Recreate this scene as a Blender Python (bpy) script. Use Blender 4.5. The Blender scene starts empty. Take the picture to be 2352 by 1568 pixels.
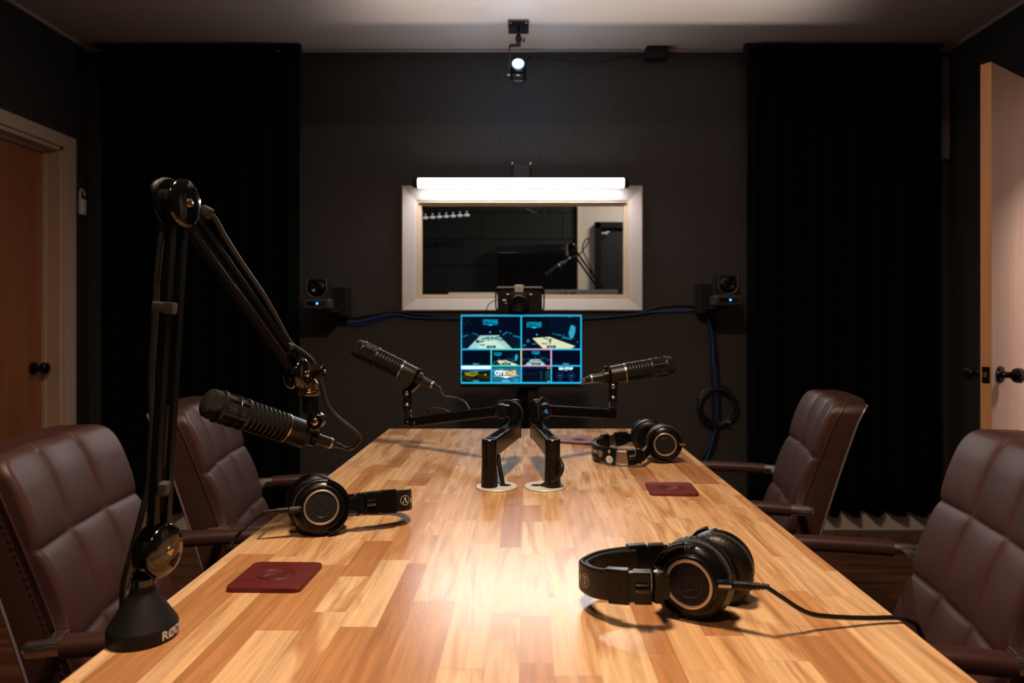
import bpy, bmesh, math, random
from mathutils import Vector as V, Matrix, Quaternion
random.seed(7)
PI = math.pi
sc = bpy.context.scene
COL = sc.collection
CAMZ = 1.12; F = 1568.0; CX = 1209.0; CY = 741.0
TZ = 0.763                                   # table top height

def P(px, py, Y):
    return V(((px-CX)*Y/F, Y, CAMZ-(py-CY)*Y/F))
def T(px, py, z=TZ):                          # point on a horizontal plane
    Y = (CAMZ-z)*F/(py-CY)
    return V(((px-CX)*Y/F, Y, z))

# ------------------------------------------------------------------ materials
def mat(name, col, rough=.5, metal=0, spec=.5, coat=0, emit=None, estr=0, sheen=0, noise=None, bump=None, alpha=None):
    m = bpy.data.materials.new(name); m.use_nodes = True
    nt = m.node_tree; b = nt.nodes['Principled BSDF']
    b.inputs['Base Color'].default_value = (*col, 1)
    b.inputs['Roughness'].default_value = rough
    b.inputs['Metallic'].default_value = metal
    b.inputs['Specular IOR Level'].default_value = spec
    b.inputs['Coat Weight'].default_value = coat
    b.inputs['Sheen Weight'].default_value = sheen
    if emit:
        b.inputs['Emission Color'].default_value = (*emit, 1)
        b.inputs['Emission Strength'].default_value = estr
    tc = None
    if noise or bump:
        tc = nt.nodes.new('ShaderNodeTexCoord')
    if noise:                                 # (scale, low, high, stretch)
        s, lo, hi, st = noise
        mp = nt.nodes.new('ShaderNodeMapping'); mp.inputs['Scale'].default_value = st
        n = nt.nodes.new('ShaderNodeTexNoise'); n.inputs['Scale'].default_value = s; n.inputs['Detail'].default_value = 4
        r = nt.nodes.new('ShaderNodeValToRGB')
        r.color_ramp.elements[0].position = .3; r.color_ramp.elements[1].position = .7
        r.color_ramp.elements[0].color = tuple(c*lo for c in col)+(1,)
        r.color_ramp.elements[1].color = tuple(min(1, c*hi) for c in col)+(1,)
        nt.links.new(tc.outputs['Object'], mp.inputs[0]); nt.links.new(mp.outputs[0], n.inputs['Vector'])
        nt.links.new(n.outputs['Fac'], r.inputs[0]); nt.links.new(r.outputs[0], b.inputs['Base Color'])
    if bump:                                  # (kind, scale, strength, distance)
        k, s, st, d = bump
        n = nt.nodes.new('ShaderNodeTexVoronoi' if k == 'v' else 'ShaderNodeTexNoise')
        n.inputs['Scale'].default_value = s
        if k == 'n': n.inputs['Detail'].default_value = 3
        else: n.inputs['Randomness'].default_value = 0
        bp = nt.nodes.new('ShaderNodeBump'); bp.inputs['Strength'].default_value = st; bp.inputs['Distance'].default_value = d
        nt.links.new(tc.outputs['Object'], n.inputs['Vector'])
        nt.links.new(n.outputs['Distance' if k == 'v' else 'Fac'], bp.inputs['Height'])
        nt.links.new(bp.outputs[0], b.inputs['Normal'])
    return m

M = {}
M['wall'] = mat('charcoal_paint', (.037, .032, .030), .75, noise=(60, .75, 1.25, (1, 1, 1)), bump=('n', 220, .5, .002))
M['side_wall'] = mat('dark_side_paint', (.020, .018, .016), .8, noise=(60, .75, 1.25, (1, 1, 1)), bump=('n', 220, .4, .002))  # same charcoal paint; dimmer light on the side walls put into its colour
M['ceiling'] = mat('ceiling_paint', (.42, .365, .335), .85, bump=('n', 90, .15, .002))
M['white_trim'] = mat('white_trim_paint', (.60, .55, .53), .45, bump=('n', 30, .05, .001))
M['casing'] = mat('casing_paint', (.50, .36, .28), .5)
M['cream'] = mat('cream_stop', (.60, .48, .36), .5)
M['grey_trim'] = mat('grey_trim', (.20, .17, .185), .6)
M['baseboard'] = mat('baseboard_paint', (.62, .57, .53), .6)
M['curtain'] = mat('black_curtain', (.0012, .0016, .0018), .95, spec=.1, noise=(80, .7, 1.3, (1, 1, .2)))
M['black_plastic'] = mat('black_plastic', (.0050, .0050, .0050), .36, spec=.30)
M['black_satin'] = mat('black_satin', (.0042, .0042, .0042), .27, spec=.30)
M['black_gloss'] = mat('black_gloss', (.0030, .0030, .0030), .10, coat=.5)
M['black_matte'] = mat('black_matte', (.0060, .0060, .0060), .55, spec=.30, bump=('n', 900, .15, .0004))
M['mic_body'] = mat('microphone_paint', (.0085, .0095, .0088), .40, metal=.2, bump=('n', 1200, .1, .0003))
M['mic_rib'] = mat('microphone_rib', (.022, .025, .022), .34, metal=.5)
M['mesh'] = mat('grille_mesh', (.013, .013, .011), .5, metal=.4, bump=('v', 640, 1.0, .0022))
M['leather_black'] = mat('black_leatherette', (.0065, .0060, .0055), .40, spec=.35, bump=('n', 420, .35, .0006))
M['silver'] = mat('brushed_silver', (.62, .58, .54), .28, metal=1)
M['chrome'] = mat('chrome', (.80, .76, .72), .24, metal=1)
M['copper_ring'] = mat('satin_ring', (.62, .50, .43), .34, metal=.85)
M['flange'] = mat('flange_silver', (.70, .69, .67), .5, metal=.25)
M['brass'] = mat('warm_nickel', (.62, .46, .34), .25, metal=1)
M['rubber'] = mat('cable_rubber', (.0045, .0045, .0045), .45)
M['cable_grey'] = mat('cable_grey', (.020, .019, .017), .5)
M['cable_blue'] = mat('cable_blue', (.003, .045, .17), .45)
M['velcro'] = mat('velcro', (.034, .030, .029), .8, bump=('n', 700, .6, .001))
M['silver_plastic'] = mat('silver_plastic', (.22, .22, .225), .4)
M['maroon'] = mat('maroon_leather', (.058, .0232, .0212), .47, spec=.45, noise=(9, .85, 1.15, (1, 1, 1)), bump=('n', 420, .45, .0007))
M['maroon_dark'] = mat('maroon_leather_dark', (.042, .0145, .0125), .45, bump=('n', 420, .5, .0007))  # pads and piping; on the backrest sides it paints in their shade
M['edge_trim'] = mat('edge_trim', (.15, .12, .13), .35)
M['thread'] = mat('thread', (.030, .013, .010), .7)
M['coaster'] = mat('oxblood_leather', (.105, .010, .009), .45, noise=(16, .75, 1.25, (1, 6, 1)), bump=('n', 260, .25, .0006))
M['coaster_far'] = mat('russet_leather', (.135, .022, .017), .45, noise=(16, .75, 1.25, (1, 6, 1)), bump=('n', 260, .25, .0006))
M['emboss'] = mat('embossed_mark', (.05, .004, .005), .5)
M['white_plastic'] = mat('white_plastic', (.6, .58, .55), .5)
M['grey_plastic'] = mat('grey_plastic', (.16, .15, .15), .4)
M['white_print'] = mat('white_print', (.70, .66, .62), .6)
M['green_sticker'] = mat('green_sticker', (.02, .35, .12), .5)
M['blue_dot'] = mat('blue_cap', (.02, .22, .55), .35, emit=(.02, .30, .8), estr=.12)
M['led'] = mat('blue_led', (.1, .4, 1), .4, emit=(.03, .30, 1), estr=4)
M['tube_glow'] = mat('tube_diffuser', (1, 1, 1), .4, emit=(1, .95, .92), estr=54)
M['lens_glow'] = mat('spot_lens', (.8, 1, 1), .4, emit=(.58, .88, .92), estr=.85)
M['bead_glow'] = mat('bead_glow', (1, 1, 1), .4, emit=(.9, .85, .9), estr=.30)
M['bulb_glow'] = mat('lamp_diffuser', (1, .9, .8), .4, emit=(1, .62, .34), estr=6)
M['acrylic'] = mat('clear_bracket', (.09, .085, .09), .7, spec=.15)
M['panel_dark'] = mat('acoustic_panel', (.0075, .0072, .006), .85, noise=(40, .7, 1.3, (1, 1, 1)))
M['beige_wall'] = mat('beige_wall', (.46, .39, .33), .8)
M['lens'] = mat('camera_lens', (.002, .002, .003), .16)
M['ptz'] = mat('ptz_shell', (.009, .008, .008), .38)
M['ptz_base'] = mat('ptz_base', (.035, .030, .028), .36)
M['ptz_lip'] = mat('ptz_lip', (.20, .175, .165), .35, metal=.4)

def wood_mat(name, c1, c2, scale=(30, 30, 2.2), rough=.45):
    m = mat(name, c1, rough); nt = m.node_tree; b = nt.nodes['Principled BSDF']
    tc = nt.nodes.new('ShaderNodeTexCoord'); mp = nt.nodes.new('ShaderNodeMapping'); mp.inputs['Scale'].default_value = scale
    n = nt.nodes.new('ShaderNodeTexNoise'); n.inputs['Scale'].default_value = 1; n.inputs['Detail'].default_value = 6; n.inputs['Distortion'].default_value = .6
    r = nt.nodes.new('ShaderNodeValToRGB'); r.color_ramp.elements[0].position = .35; r.color_ramp.elements[1].position = .68
    r.color_ramp.elements[0].color = (*c1, 1); r.color_ramp.elements[1].color = (*c2, 1)
    nt.links.new(tc.outputs['Object'], mp.inputs[0]); nt.links.new(mp.outputs[0], n.inputs['Vector'])
    nt.links.new(n.outputs['Fac'], r.inputs[0]); nt.links.new(r.outputs[0], b.inputs['Base Color'])
    return m
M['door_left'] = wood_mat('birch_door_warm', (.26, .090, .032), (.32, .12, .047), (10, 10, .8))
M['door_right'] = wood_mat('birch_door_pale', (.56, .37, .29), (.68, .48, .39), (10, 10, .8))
M['door_edge'] = wood_mat('birch_door_edge', (.52, .24, .11), (.60, .30, .15), (14, 14, .9))
M['floor'] = wood_mat('laminate_floor', (.060, .022, .010), (.15, .062, .030), (2.2, 26, 1), .4)

def butcher():
    m = bpy.data.materials.new('butcher_block_maple'); m.use_nodes = True
    nt = m.node_tree; b = nt.nodes['Principled BSDF']; N = nt.nodes; L = nt.links
    def nd(t, **k):
        n = N.new(t)
        for a, v in k.items(): setattr(n, a, v)
        return n
    def mth(op, a, bb=None, c=None):
        n = nd('ShaderNodeMath', operation=op)
        for i, v in enumerate((a, bb, c)):
            if v is None: continue
            if isinstance(v, (int, float)): n.inputs[i].default_value = v
            else: L.new(v, n.inputs[i])
        return n.outputs[0]
    tc = nd('ShaderNodeTexCoord'); sp = nd('ShaderNodeSeparateXYZ'); L.new(tc.outputs['Object'], sp.inputs[0])
    x, y, z = sp.outputs
    w = .043
    xw = mth('ADD', mth('ADD', x, mth('MULTIPLY', mth('SINE', mth('MULTIPLY', x, 37)), .007)), mth('MULTIPLY', mth('SINE', mth('MULTIPLY', x, 83)), .0035))
    xs = mth('DIVIDE', xw, w); ci = mth('FLOOR', xs)
    wn = nd('ShaderNodeTexWhiteNoise', noise_dimensions='1D'); L.new(ci, wn.inputs['W'])
    wn2 = nd('ShaderNodeTexWhiteNoise', noise_dimensions='1D'); L.new(mth('ADD', ci, 71.3), wn2.inputs['W'])
    ln = mth('ADD', .15, mth('MULTIPLY', wn2.outputs['Value'], .24))
    yy = mth('ADD', y, mth('MULTIPLY', wn.outputs['Value'], 3.0))
    ywarp = mth('ADD', yy, mth('MULTIPLY', mth('SINE', mth('MULTIPLY', yy, 11)), .045))
    ys = mth('DIVIDE', ywarp, ln); ri = mth('FLOOR', ys)
    cv = nd('ShaderNodeCombineXYZ'); L.new(ci, cv.inputs[0]); L.new(ri, cv.inputs[1])
    cw = nd('ShaderNodeTexWhiteNoise', noise_dimensions='3D'); L.new(cv.outputs[0], cw.inputs['Vector'])
    cell = cw.outputs['Value']
    ramp = nd('ShaderNodeValToRGB'); L.new(cell, ramp.inputs[0])
    els = ramp.color_ramp.elements
    cols = [(0, (.69, .415, .21)), (.18, (.76, .495, .275)), (.36, (.66, .385, .185)), (.52, (.79, .54, .32)), (.66, (.71, .435, .225)), (.74, (.50, .245, .105)), (.84, (.42, .185, .078)), (.90, (.58, .31, .14)), (.96, (.73, .465, .26))]
    els[0].position = 0; els[0].color = (*cols[0][1], 1); els[1].position = .96; els[1].color = (*cols[-1][1], 1)
    for p, c in cols[1:-1]:
        e = els.new(p); e.color = (*c, 1)
    # grain, different in every stave
    off = nd('ShaderNodeVectorMath', operation='MULTIPLY'); L.new(cw.outputs['Color'], off.inputs[0]); off.inputs[1].default_value = (13, 17, 5)
    sc_ = nd('ShaderNodeVectorMath', operation='MULTIPLY'); L.new(tc.outputs['Object'], sc_.inputs[0]); sc_.inputs[1].default_value = (110, 4.6, 20)
    ad = nd('ShaderNodeVectorMath', operation='ADD'); L.new(off.outputs[0], ad.inputs[0]); L.new(sc_.outputs[0], ad.inputs[1])
    g = nd('ShaderNodeTexNoise'); g.inputs['Scale'].default_value = 1; g.inputs['Detail'].default_value = 5; g.inputs['Distortion'].default_value = 1.1; L.new(ad.outputs[0], g.inputs['Vector'])
    sc2 = nd('ShaderNodeVectorMath', operation='MULTIPLY'); L.new(tc.outputs['Object'], sc2.inputs[0]); sc2.inputs[1].default_value = (16, 2.2, 9)
    ad2 = nd('ShaderNodeVectorMath', operation='ADD'); L.new(off.outputs[0], ad2.inputs[0]); L.new(sc2.outputs[0], ad2.inputs[1])
    g2 = nd('ShaderNodeTexNoise'); g2.inputs['Scale'].default_value = 1; g2.inputs['Detail'].default_value = 3; g2.inputs['Distortion'].default_value = 2.2; L.new(ad2.outputs[0], g2.inputs['Vector'])
    r1 = nd('ShaderNodeMapRange'); L.new(g.outputs['Fac'], r1.inputs[0]); r1.inputs[1].default_value = .3; r1.inputs[2].default_value = .7; r1.inputs[3].default_value = .74; r1.inputs[4].default_value = 1.12
    # the heart-wood figure: dark flames where the slow noise is high
    fl = nd('ShaderNodeMapRange'); L.new(g2.outputs['Fac'], fl.inputs[0]); fl.inputs[1].default_value = .51; fl.inputs[2].default_value = .66; fl.inputs[3].default_value = 0; fl.inputs[4].default_value = .82
    mx = nd('ShaderNodeMix', data_type='RGBA'); L.new(fl.outputs[0], mx.inputs[0]); L.new(ramp.outputs[0], mx.inputs[6]); mx.inputs[7].default_value = (.46, .215, .085, 1)
    mu = nd('ShaderNodeVectorMath', operation='SCALE'); L.new(mx.outputs[2], mu.inputs[0]); L.new(r1.outputs[0], mu.inputs['Scale'])
    # joint line
    fx = mth('FRACT', xs); fy = mth('FRACT', ys)
    jx = mth('LESS_THAN', fx, .02); jy = mth('LESS_THAN', mth('MULTIPLY', fy, ln), .0010)
    j = mth('MAXIMUM', jx, jy); jm = mth('SUBTRACT', 1, mth('MULTIPLY', j, .22))
    mu2 = nd('ShaderNodeVectorMath', operation='SCALE'); L.new(mu.outputs[0], mu2.inputs[0]); L.new(jm, mu2.inputs['Scale'])
    L.new(mu2.outputs[0], b.inputs['Base Color'])
    rr = nd('ShaderNodeMapRange'); L.new(g.outputs['Fac'], rr.inputs[0]); rr.inputs[3].default_value = .18; rr.inputs[4].default_value = .30
    L.new(rr.outputs[0], b.inputs['Roughness'])
    fine = nd('ShaderNodeTexNoise'); fine.inputs['Scale'].default_value = 1; fine.inputs['Detail'].default_value = 4
    s3 = nd('ShaderNodeVectorMath', operation='MULTIPLY'); L.new(tc.outputs['Object'], s3.inputs[0]); s3.inputs[1].default_value = (420, 60, 100); L.new(s3.outputs[0], fine.inputs['Vector'])
    bp = nd('ShaderNodeBump'); bp.inputs['Strength'].default_value = .22; bp.inputs['Distance'].default_value = .0006
    L.new(fine.outputs['Fac'], bp.inputs['Height']); L.new(bp.outputs[0], b.inputs['Normal'])
    b.inputs['Specular IOR Level'].default_value = .42
    return m
M['butcher'] = butcher()

def glass_mat():
    m = bpy.data.materials.new('window_glass'); m.use_nodes = True; nt = m.node_tree
    nt.nodes.remove(nt.nodes['Principled BSDF']); out = nt.nodes['Material Output']
    t = nt.nodes.new('ShaderNodeBsdfTransparent'); t.inputs[0].default_value = (.86, .88, .87, 1)
    g = nt.nodes.new('ShaderNodeBsdfGlossy'); g.inputs['Roughness'].default_value = .02
    f = nt.nodes.new('ShaderNodeFresnel'); f.inputs[0].default_value = 1.45
    mx = nt.nodes.new('ShaderNodeMixShader')
    nt.links.new(f.outputs[0], mx.inputs[0]); nt.links.new(t.outputs[0], mx.inputs[1]); nt.links.new(g.outputs[0], mx.inputs[2]); nt.links.new(mx.outputs[0], out.inputs[0])
    return m
M['glass'] = glass_mat()
EM = {}
def em(col, s=1.0):
    k = tuple(round(c, 3) for c in col)+(s,)
    if k not in EM:
        EM[k] = mat('screen_light', (0, 0, 0), .6, emit=tuple(c**1.12 for c in col), estr=s*1.45, spec=.04)
    return EM[k]

# ------------------------------------------------------------------ mesh builder
def frame(axis, up=None):
    a = V(axis).normalized()
    u = V(up) if up is not None else (V((0, 0, 1)) if abs(a.z) < .95 else V((1, 0, 0)))
    s = a.cross(u).normalized(); u2 = s.cross(a).normalized()
    return a, s, u2
def smooth_path(pts, n=8, closed=False):
    pts = [V(p) for p in pts]; out = []; m = len(pts)
    rng = range(m if closed else m-1)
    for i in rng:
        if closed: p0, p1, p2, p3 = pts[(i-1) % m], pts[i], pts[(i+1) % m], pts[(i+2) % m]
        else: p0, p1, p2, p3 = pts[max(i-1, 0)], pts[i], pts[i+1], pts[min(i+2, m-1)]
        for k in range(n):
            t = k/n
            out.append(.5*((2*p1)+(p2-p0)*t+(2*p0-5*p1+4*p2-p3)*t*t+(3*p1-p0-3*p2+p3)*t*t*t))
    if not closed: out.append(pts[-1])
    return out

class MB:
    def __init__(s): s.bm = bmesh.new(); s.mats = []
    def mi(s, m):
        m = M[m] if isinstance(m, str) else m
        if m not in s.mats: s.mats.append(m)
        return s.mats.index(m)
    def add(s, verts, faces, m):
        k = s.mi(m); vs = [s.bm.verts.new(v) for v in verts]
        for f in faces:
            try: fc = s.bm.faces.new([vs[i] for i in f]); fc.material_index = k
            except ValueError: pass
        return s
    def box(s, c, size, m, bevel=0, seg=2, rot=None):
        b = bmesh.new(); bmesh.ops.create_cube(b, size=1)
        for v in b.verts: v.co = V((v.co.x*size[0], v.co.y*size[1], v.co.z*size[2]))
        if bevel: bmesh.ops.bevel(b, geom=list(b.edges), offset=bevel, segments=seg, affect='EDGES', profile=.5)
        b.verts.ensure_lookup_table(); b.verts.index_update()
        R = rot.to_3x3() if rot else Matrix.Identity(3)
        s.add([R @ v.co+V(c) for v in b.verts], [[v.index for v in f.verts] for f in b.faces], m); b.free(); return s
    def obox(s, p0, p1, w, h, m, bevel=0, up=None, seg=2):       # box running from p0 to p1
        p0, p1 = V(p0), V(p1); a, sd, u = frame(p1-p0, up)
        R = Matrix((a, sd, u)).transposed()
        return s.box((p0+p1)/2, ((p1-p0).length, w, h), m, bevel, seg, R)
    def lathe(s, o, axis, prof, m, seg=32, up=None, mod=None, sx=1, sy=1, cap=True):
        a, e1, e2 = frame(axis, up); o = V(o); vs = []; fs = []
        for r, h in prof:
            for k in range(seg):
                t = 2*PI*k/seg; rr = r*(mod(t, h) if mod else 1)
                vs.append(o+a*h+e1*(rr*math.cos(t)*sx)+e2*(rr*math.sin(t)*sy))
        n = len(prof)
        for i in range(n-1):
            for k in range(seg):
                k2 = (k+1) % seg
                fs.append((i*seg+k, i*seg+k2, (i+1)*seg+k2, (i+1)*seg+k))
        if cap: fs.append(tuple(range(seg-1, -1, -1))); fs.append(tuple((n-1)*seg+k for k in range(seg)))
        return s.add(vs, fs, m)
    def cyl(s, p0, p1, r, m, r2=None, seg=24, bv=None):
        p0, p1 = V(p0), V(p1); L = (p1-p0).length; r2 = r if r2 is None else r2
        bv = min(r, r2, L/2)*.12 if bv is None else bv
        return s.lathe(p0, p1-p0, [(r-bv, 0), (r, bv), (r2, L-bv), (r2-bv, L)], m, seg)
    def ball(s, c, r, m, sc_=(1, 1, 1), seg=24):
        vs = []; fs = []; n = seg//2
        for i in range(1, n):
            for k in range(seg):
                a = PI*i/n; t = 2*PI*k/seg
                vs.append(V(c)+V((r*sc_[0]*math.sin(a)*math.cos(t), r*sc_[1]*math.sin(a)*math.sin(t), r*sc_[2]*math.cos(a))))
        for i in range(n-2):
            for k in range(seg):
                k2 = (k+1) % seg; fs.append((i*seg+k, (i+1)*seg+k, (i+1)*seg+k2, i*seg+k2))
        t0 = len(vs); vs += [V(c)+V((0, 0, r*sc_[2])), V(c)-V((0, 0, r*sc_[2]))]
        for k in range(seg):
            k2 = (k+1) % seg; fs.append((t0, k, k2)); fs.append((t0+1, (n-2)*seg+k2, (n-2)*seg+k))
        return s.add(vs, fs, m)
    def sweep(s, pts, prof, m, up=(0, 0, 1), closed=False):       # prof: (side, up) pairs, fixed up
        pts = [V(p) for p in pts]; n = len(pts); k = len(prof); vs = []; fs = []; up = V(up)
        for i, p in enumerate(pts):
            a = pts[(i+1) % n]-pts[i-1] if closed else pts[min(i+1, n-1)]-pts[max(i-1, 0)]
            sd = a.normalized().cross(up).normalized(); u2 = sd.cross(a.normalized())
            for q in prof: vs.append(p+sd*q[0]+u2*q[1])
        for i in range(n if closed else n-1):
            for j in range(k):
                j2 = (j+1) % k; i2 = (i+1) % n; fs.append((i*k+j, i*k+j2, i2*k+j2, i2*k+j))
        if not closed: fs.append(tuple(range(k-1, -1, -1))); fs.append(tuple((n-1)*k+j for j in range(k)))
        return s.add(vs, fs, m)
    def tube(s, pts, r, m, seg=10, sm=8, closed=False, flat=None):
        pts = smooth_path(pts, sm, closed) if sm else [V(p) for p in pts]
        n = len(pts); vs = []; fs = []
        nrm = None
        for i, p in enumerate(pts):
            a = (pts[(i+1) % n]-pts[i-1] if closed else pts[min(i+1, n-1)]-pts[max(i-1, 0)]).normalized()
            if nrm is None: nrm = frame(a)[1]
            nrm = (nrm-a*nrm.dot(a)).normalized(); b = a.cross(nrm)
            rr = r(i/(n-1)) if callable(r) else r
            for k in range(seg):
                t = 2*PI*k/seg; vs.append(p+nrm*(rr*math.cos(t))+b*(rr*math.sin(t)))
        for i in range(n if closed else n-1):
            for k in range(seg):
                k2 = (k+1) % seg; i2 = (i+1) % n; fs.append((i*seg+k, i2*seg+k, i2*seg+k2, i*seg+k2))
        if not closed: fs.append(tuple(range(seg))); fs.append(tuple((n-1)*seg+k for k in range(seg-1, -1, -1)))
        return s.add(vs, fs, m)
    def prism(s, poly, ext, m):                                    # flat polygon pushed along ext
        poly = [V(p) for p in poly]; n = len(poly); e = V(ext)
        vs = poly+[p+e for p in poly]
        fs = [tuple(range(n-1, -1, -1)), tuple(range(n, 2*n))]+[(i, (i+1) % n, n+(i+1) % n, n+i) for i in range(n)]
        return s.add(vs, fs, m)
    def face(s, pts, m): return s.add([V(p) for p in pts], [tuple(range(len(pts)))], m)
    def build(s, name, parent=None, loc=None, sharp=38, wn=True):
        bmesh.ops.recalc_face_normals(s.bm, faces=list(s.bm.faces))
        mw = MW.get(parent.name) if parent else (Matrix.Translation(V(loc)) if loc is not None else Matrix.Identity(4))
        s.bm.transform(mw.inverted())
        me = bpy.data.meshes.new(name); s.bm.to_mesh(me); s.bm.free()
        for m in s.mats: me.materials.append(m)
        me.polygons.foreach_set('use_smooth', [True]*len(me.polygons))
        try: me.set_sharp_from_angle(angle=math.radians(sharp))
        except Exception: pass
        o = bpy.data.objects.new(name, me); COL.objects.link(o)
        if parent: o.parent = parent
        else: o.matrix_world = mw
        MW[o.name] = mw
        if wn:
            w_n = o.modifiers.new('weighted_normals', 'WEIGHTED_NORMAL'); w_n.keep_sharp = True; w_n.weight = 100
        return o
MW = {}
def tag(o, label, cat, group=None):
    o['label'] = label; o['category'] = cat
    if group: o['group'] = group
    return o
def thing(name, label, cat, loc, group=None):
    o = bpy.data.objects.new(name, None); COL.objects.link(o); o.location = V(loc); o.empty_display_size = .05
    MW[o.name] = Matrix.Translation(V(loc)); return tag(o, label, cat, group)
def struct(name, mb, label=None):
    o = mb.build(name); o['kind'] = 'structure'
    if label: o['label'] = label
    return o
def text_geo(s, size, align='CENTER', bold=0):
    cu = bpy.data.curves.new('lettering', 'FONT'); cu.body = s; cu.size = size; cu.align_x = align; cu.align_y = 'CENTER'; cu.offset = bold; cu.resolution_u = 3
    o = bpy.data.objects.new('lettering', cu); COL.objects.link(o)
    dg = bpy.context.evaluated_depsgraph_get(); me = bpy.data.meshes.new_from_object(o.evaluated_get(dg))
    vs = [v.co.copy() for v in me.vertices]; fs = [tuple(p.vertices) for p in me.polygons]
    bpy.data.objects.remove(o); bpy.data.curves.remove(cu); bpy.data.meshes.remove(me)
    return vs, fs
def rrect(w, h, r, n=4):
    out = []
    for cx, cy, a0 in ((w-r, h-r, 0), (-w+r, h-r, 90), (-w+r, -h+r, 180), (w-r, -h+r, 270)):
        for k in range(n+1):
            a = math.radians(a0+90*k/n); out.append((cx+r*math.cos(a), cy+r*math.sin(a)))
    return out

# ------------------------------------------------------------------ the room
BY = 3.70; XL = -2.369; XR = 2.287; ZC = 2.60; FY = -1.6; t = .12
# window opening
wx0, wx1 = P(957, 0, BY).x, P(1444, 0, BY).x; wz0, wz1 = P(0, 686, BY).z, P(0, 461, BY).z
b = MB()
def slab(x0, x1, y0, y1, z0, z1, mb, m): mb.box(((x0+x1)/2, (y0+y1)/2, (z0+z1)/2), (x1-x0, y1-y0, z1-z0), m)
slab(XL-t, wx0, BY, BY+t, 0, ZC, b, 'wall'); slab(wx1, XR+t, BY, BY+t, 0, ZC, b, 'wall')
slab(wx0, wx1, BY, BY+t, 0, wz0, b, 'wall'); slab(wx0, wx1, BY, BY+t, wz1, ZC, b, 'wall')
struct('wall_back', b, 'dark charcoal back wall with an interior window')
# left wall with door opening
dy0, dy1, dz = 2.66, 3.48, 2.012
b = MB()
slab(XL-t, XL, FY, dy0, 0, ZC, b, 'side_wall'); slab(XL-t, XL, dy1, BY, 0, ZC, b, 'side_wall'); slab(XL-t, XL, dy0, dy1, dz, ZC, b, 'side_wall')
struct('wall_left', b)
ry0, ry1 = 2.04, 2.86
b = MB()
slab(XR, XR+t, FY, ry0, 0, ZC, b, 'side_wall'); slab(XR, XR+t, ry1, BY, 0, ZC, b, 'side_wall'); slab(XR, XR+t, ry0, ry1, dz, ZC, b, 'side_wall')
struct('wall_right', b)
b = MB(); slab(XL-t, XR+t, FY-t, FY, 0, ZC, b, 'side_wall'); struct('wall_front', b)
b = MB(); slab(XL-t, XR+t, FY-t, BY+t, -.1, 0, b, 'floor'); struct('floor', b)
b = MB(); slab(XL-t, XR+t, FY-t, BY+t, ZC, ZC+.1, b, 'ceiling'); struct('ceiling', b)
# hallway beyond the right doorway
b = MB(); slab(XR+t+1.2, XR+t+1.3, .8, 4.2, 0, ZC, b, 'beige_wall'); struct('wall_hall', b)
b = MB(); slab(XR+t, XR+t+1.3, .8, 4.2, -.1, 0, b, 'floor'); struct('floor_hall', b)
b = MB(); slab(XR+t, XR+t+1.3, .8, 4.2, ZC, ZC+.1, b, 'ceiling'); struct('ceiling_hall', b)
b = MB(); slab(XR+t, XR+t+1.3, .7, .8, 0, ZC, b, 'beige_wall'); slab(XR+t, XR+t+1.3, 4.2, 4.3, 0, ZC, b, 'beige_wall'); struct('wall_hall_ends', b)
# cornice bead, baseboards
b = MB(); slab(XL, XR, BY-.012, BY, ZC-.014, ZC, b, 'ceiling'); struct('trim_1', b)
b = MB(); slab(XL, XL+.012, FY, BY-.012, ZC-.014, ZC, b, 'ceiling'); struct('trim_2', b)
b = MB(); slab(XR-.012, XR, FY, BY-.012, ZC-.014, ZC, b, 'ceiling'); struct('trim_3', b)
b = MB(); b.box(((XL+XR)/2, BY-.008, .07), (XR-XL, .016, .14), 'baseboard', .004); struct('baseboard_back', b)
b = MB(); b.box((XL+.008, (FY+dy0-.09)/2, .07), (.016, dy0-.09-FY, .14), 'baseboard', .004); struct('baseboard_left', b)
b = MB(); b.box((XR-.008, (FY+ry0)/2, .07), (.016, ry0-FY-.1, .14), 'baseboard', .004); struct('baseboard_right', b)
# pale strip beside the right curtain
p0, p1 = P(2165, 130, 3.66), P(2182, 365, 3.66)
b = MB(); b.box(((p0.x+p1.x)/2, BY-.02, (p0.z+p1.z)/2), (p1.x-p0.x, .04, p0.z-p1.z), 'grey_trim', .002); struct('trim_4', b, 'narrow pale strip on the wall beside the right curtain')

# window: profiled frame, cream stops, pane
wroot = bpy.data.objects.new('window_1', None); COL.objects.link(wroot); wroot.location = ((wx0+wx1)/2, BY, wz0); MW['window_1'] = Matrix.Translation(V(wroot.location)); wroot['kind'] = 'structure'; wroot['label'] = 'interior window with a wide white frame'
ox0, ox1 = P(922, 0, BY-.03).x, P(1477, 0, BY-.03).x; oz0, oz1 = P(0, 714, BY-.03).z, P(0, 426, BY-.03).z
def ring_frame(mb, secs, m):       # secs: list of (x0,x1,z0,z1,y) rings
    vs = []; fs = []
    for x0, x1, z0, z1, y in secs: vs += [V((x0, y, z0)), V((x1, y, z0)), V((x1, y, z1)), V((x0, y, z1))]
    for i in range(len(secs)-1):
        for k in range(4):
            k2 = (k+1) % 4; fs.append((i*4+k, i*4+k2, (i+1)*4+k2, (i+1)*4+k))
    mb.add(vs, fs, m)
b = MB()
g = .006
ring_frame(b, [(ox0, ox1, oz0, oz1, BY), (ox0, ox1, oz0, oz1, BY-.022), (ox0+g, ox1-g, oz0+g, oz1-g, BY-.030), (wx0-.012, wx1+.012, wz0-.012, wz1+.012, BY-.016), (wx0, wx1, wz0, wz1, BY-.012), (wx0, wx1, wz0, wz1, BY+t)], 'white_trim')
b.build('window_frame', wroot, sharp=15)
b = MB()
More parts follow.
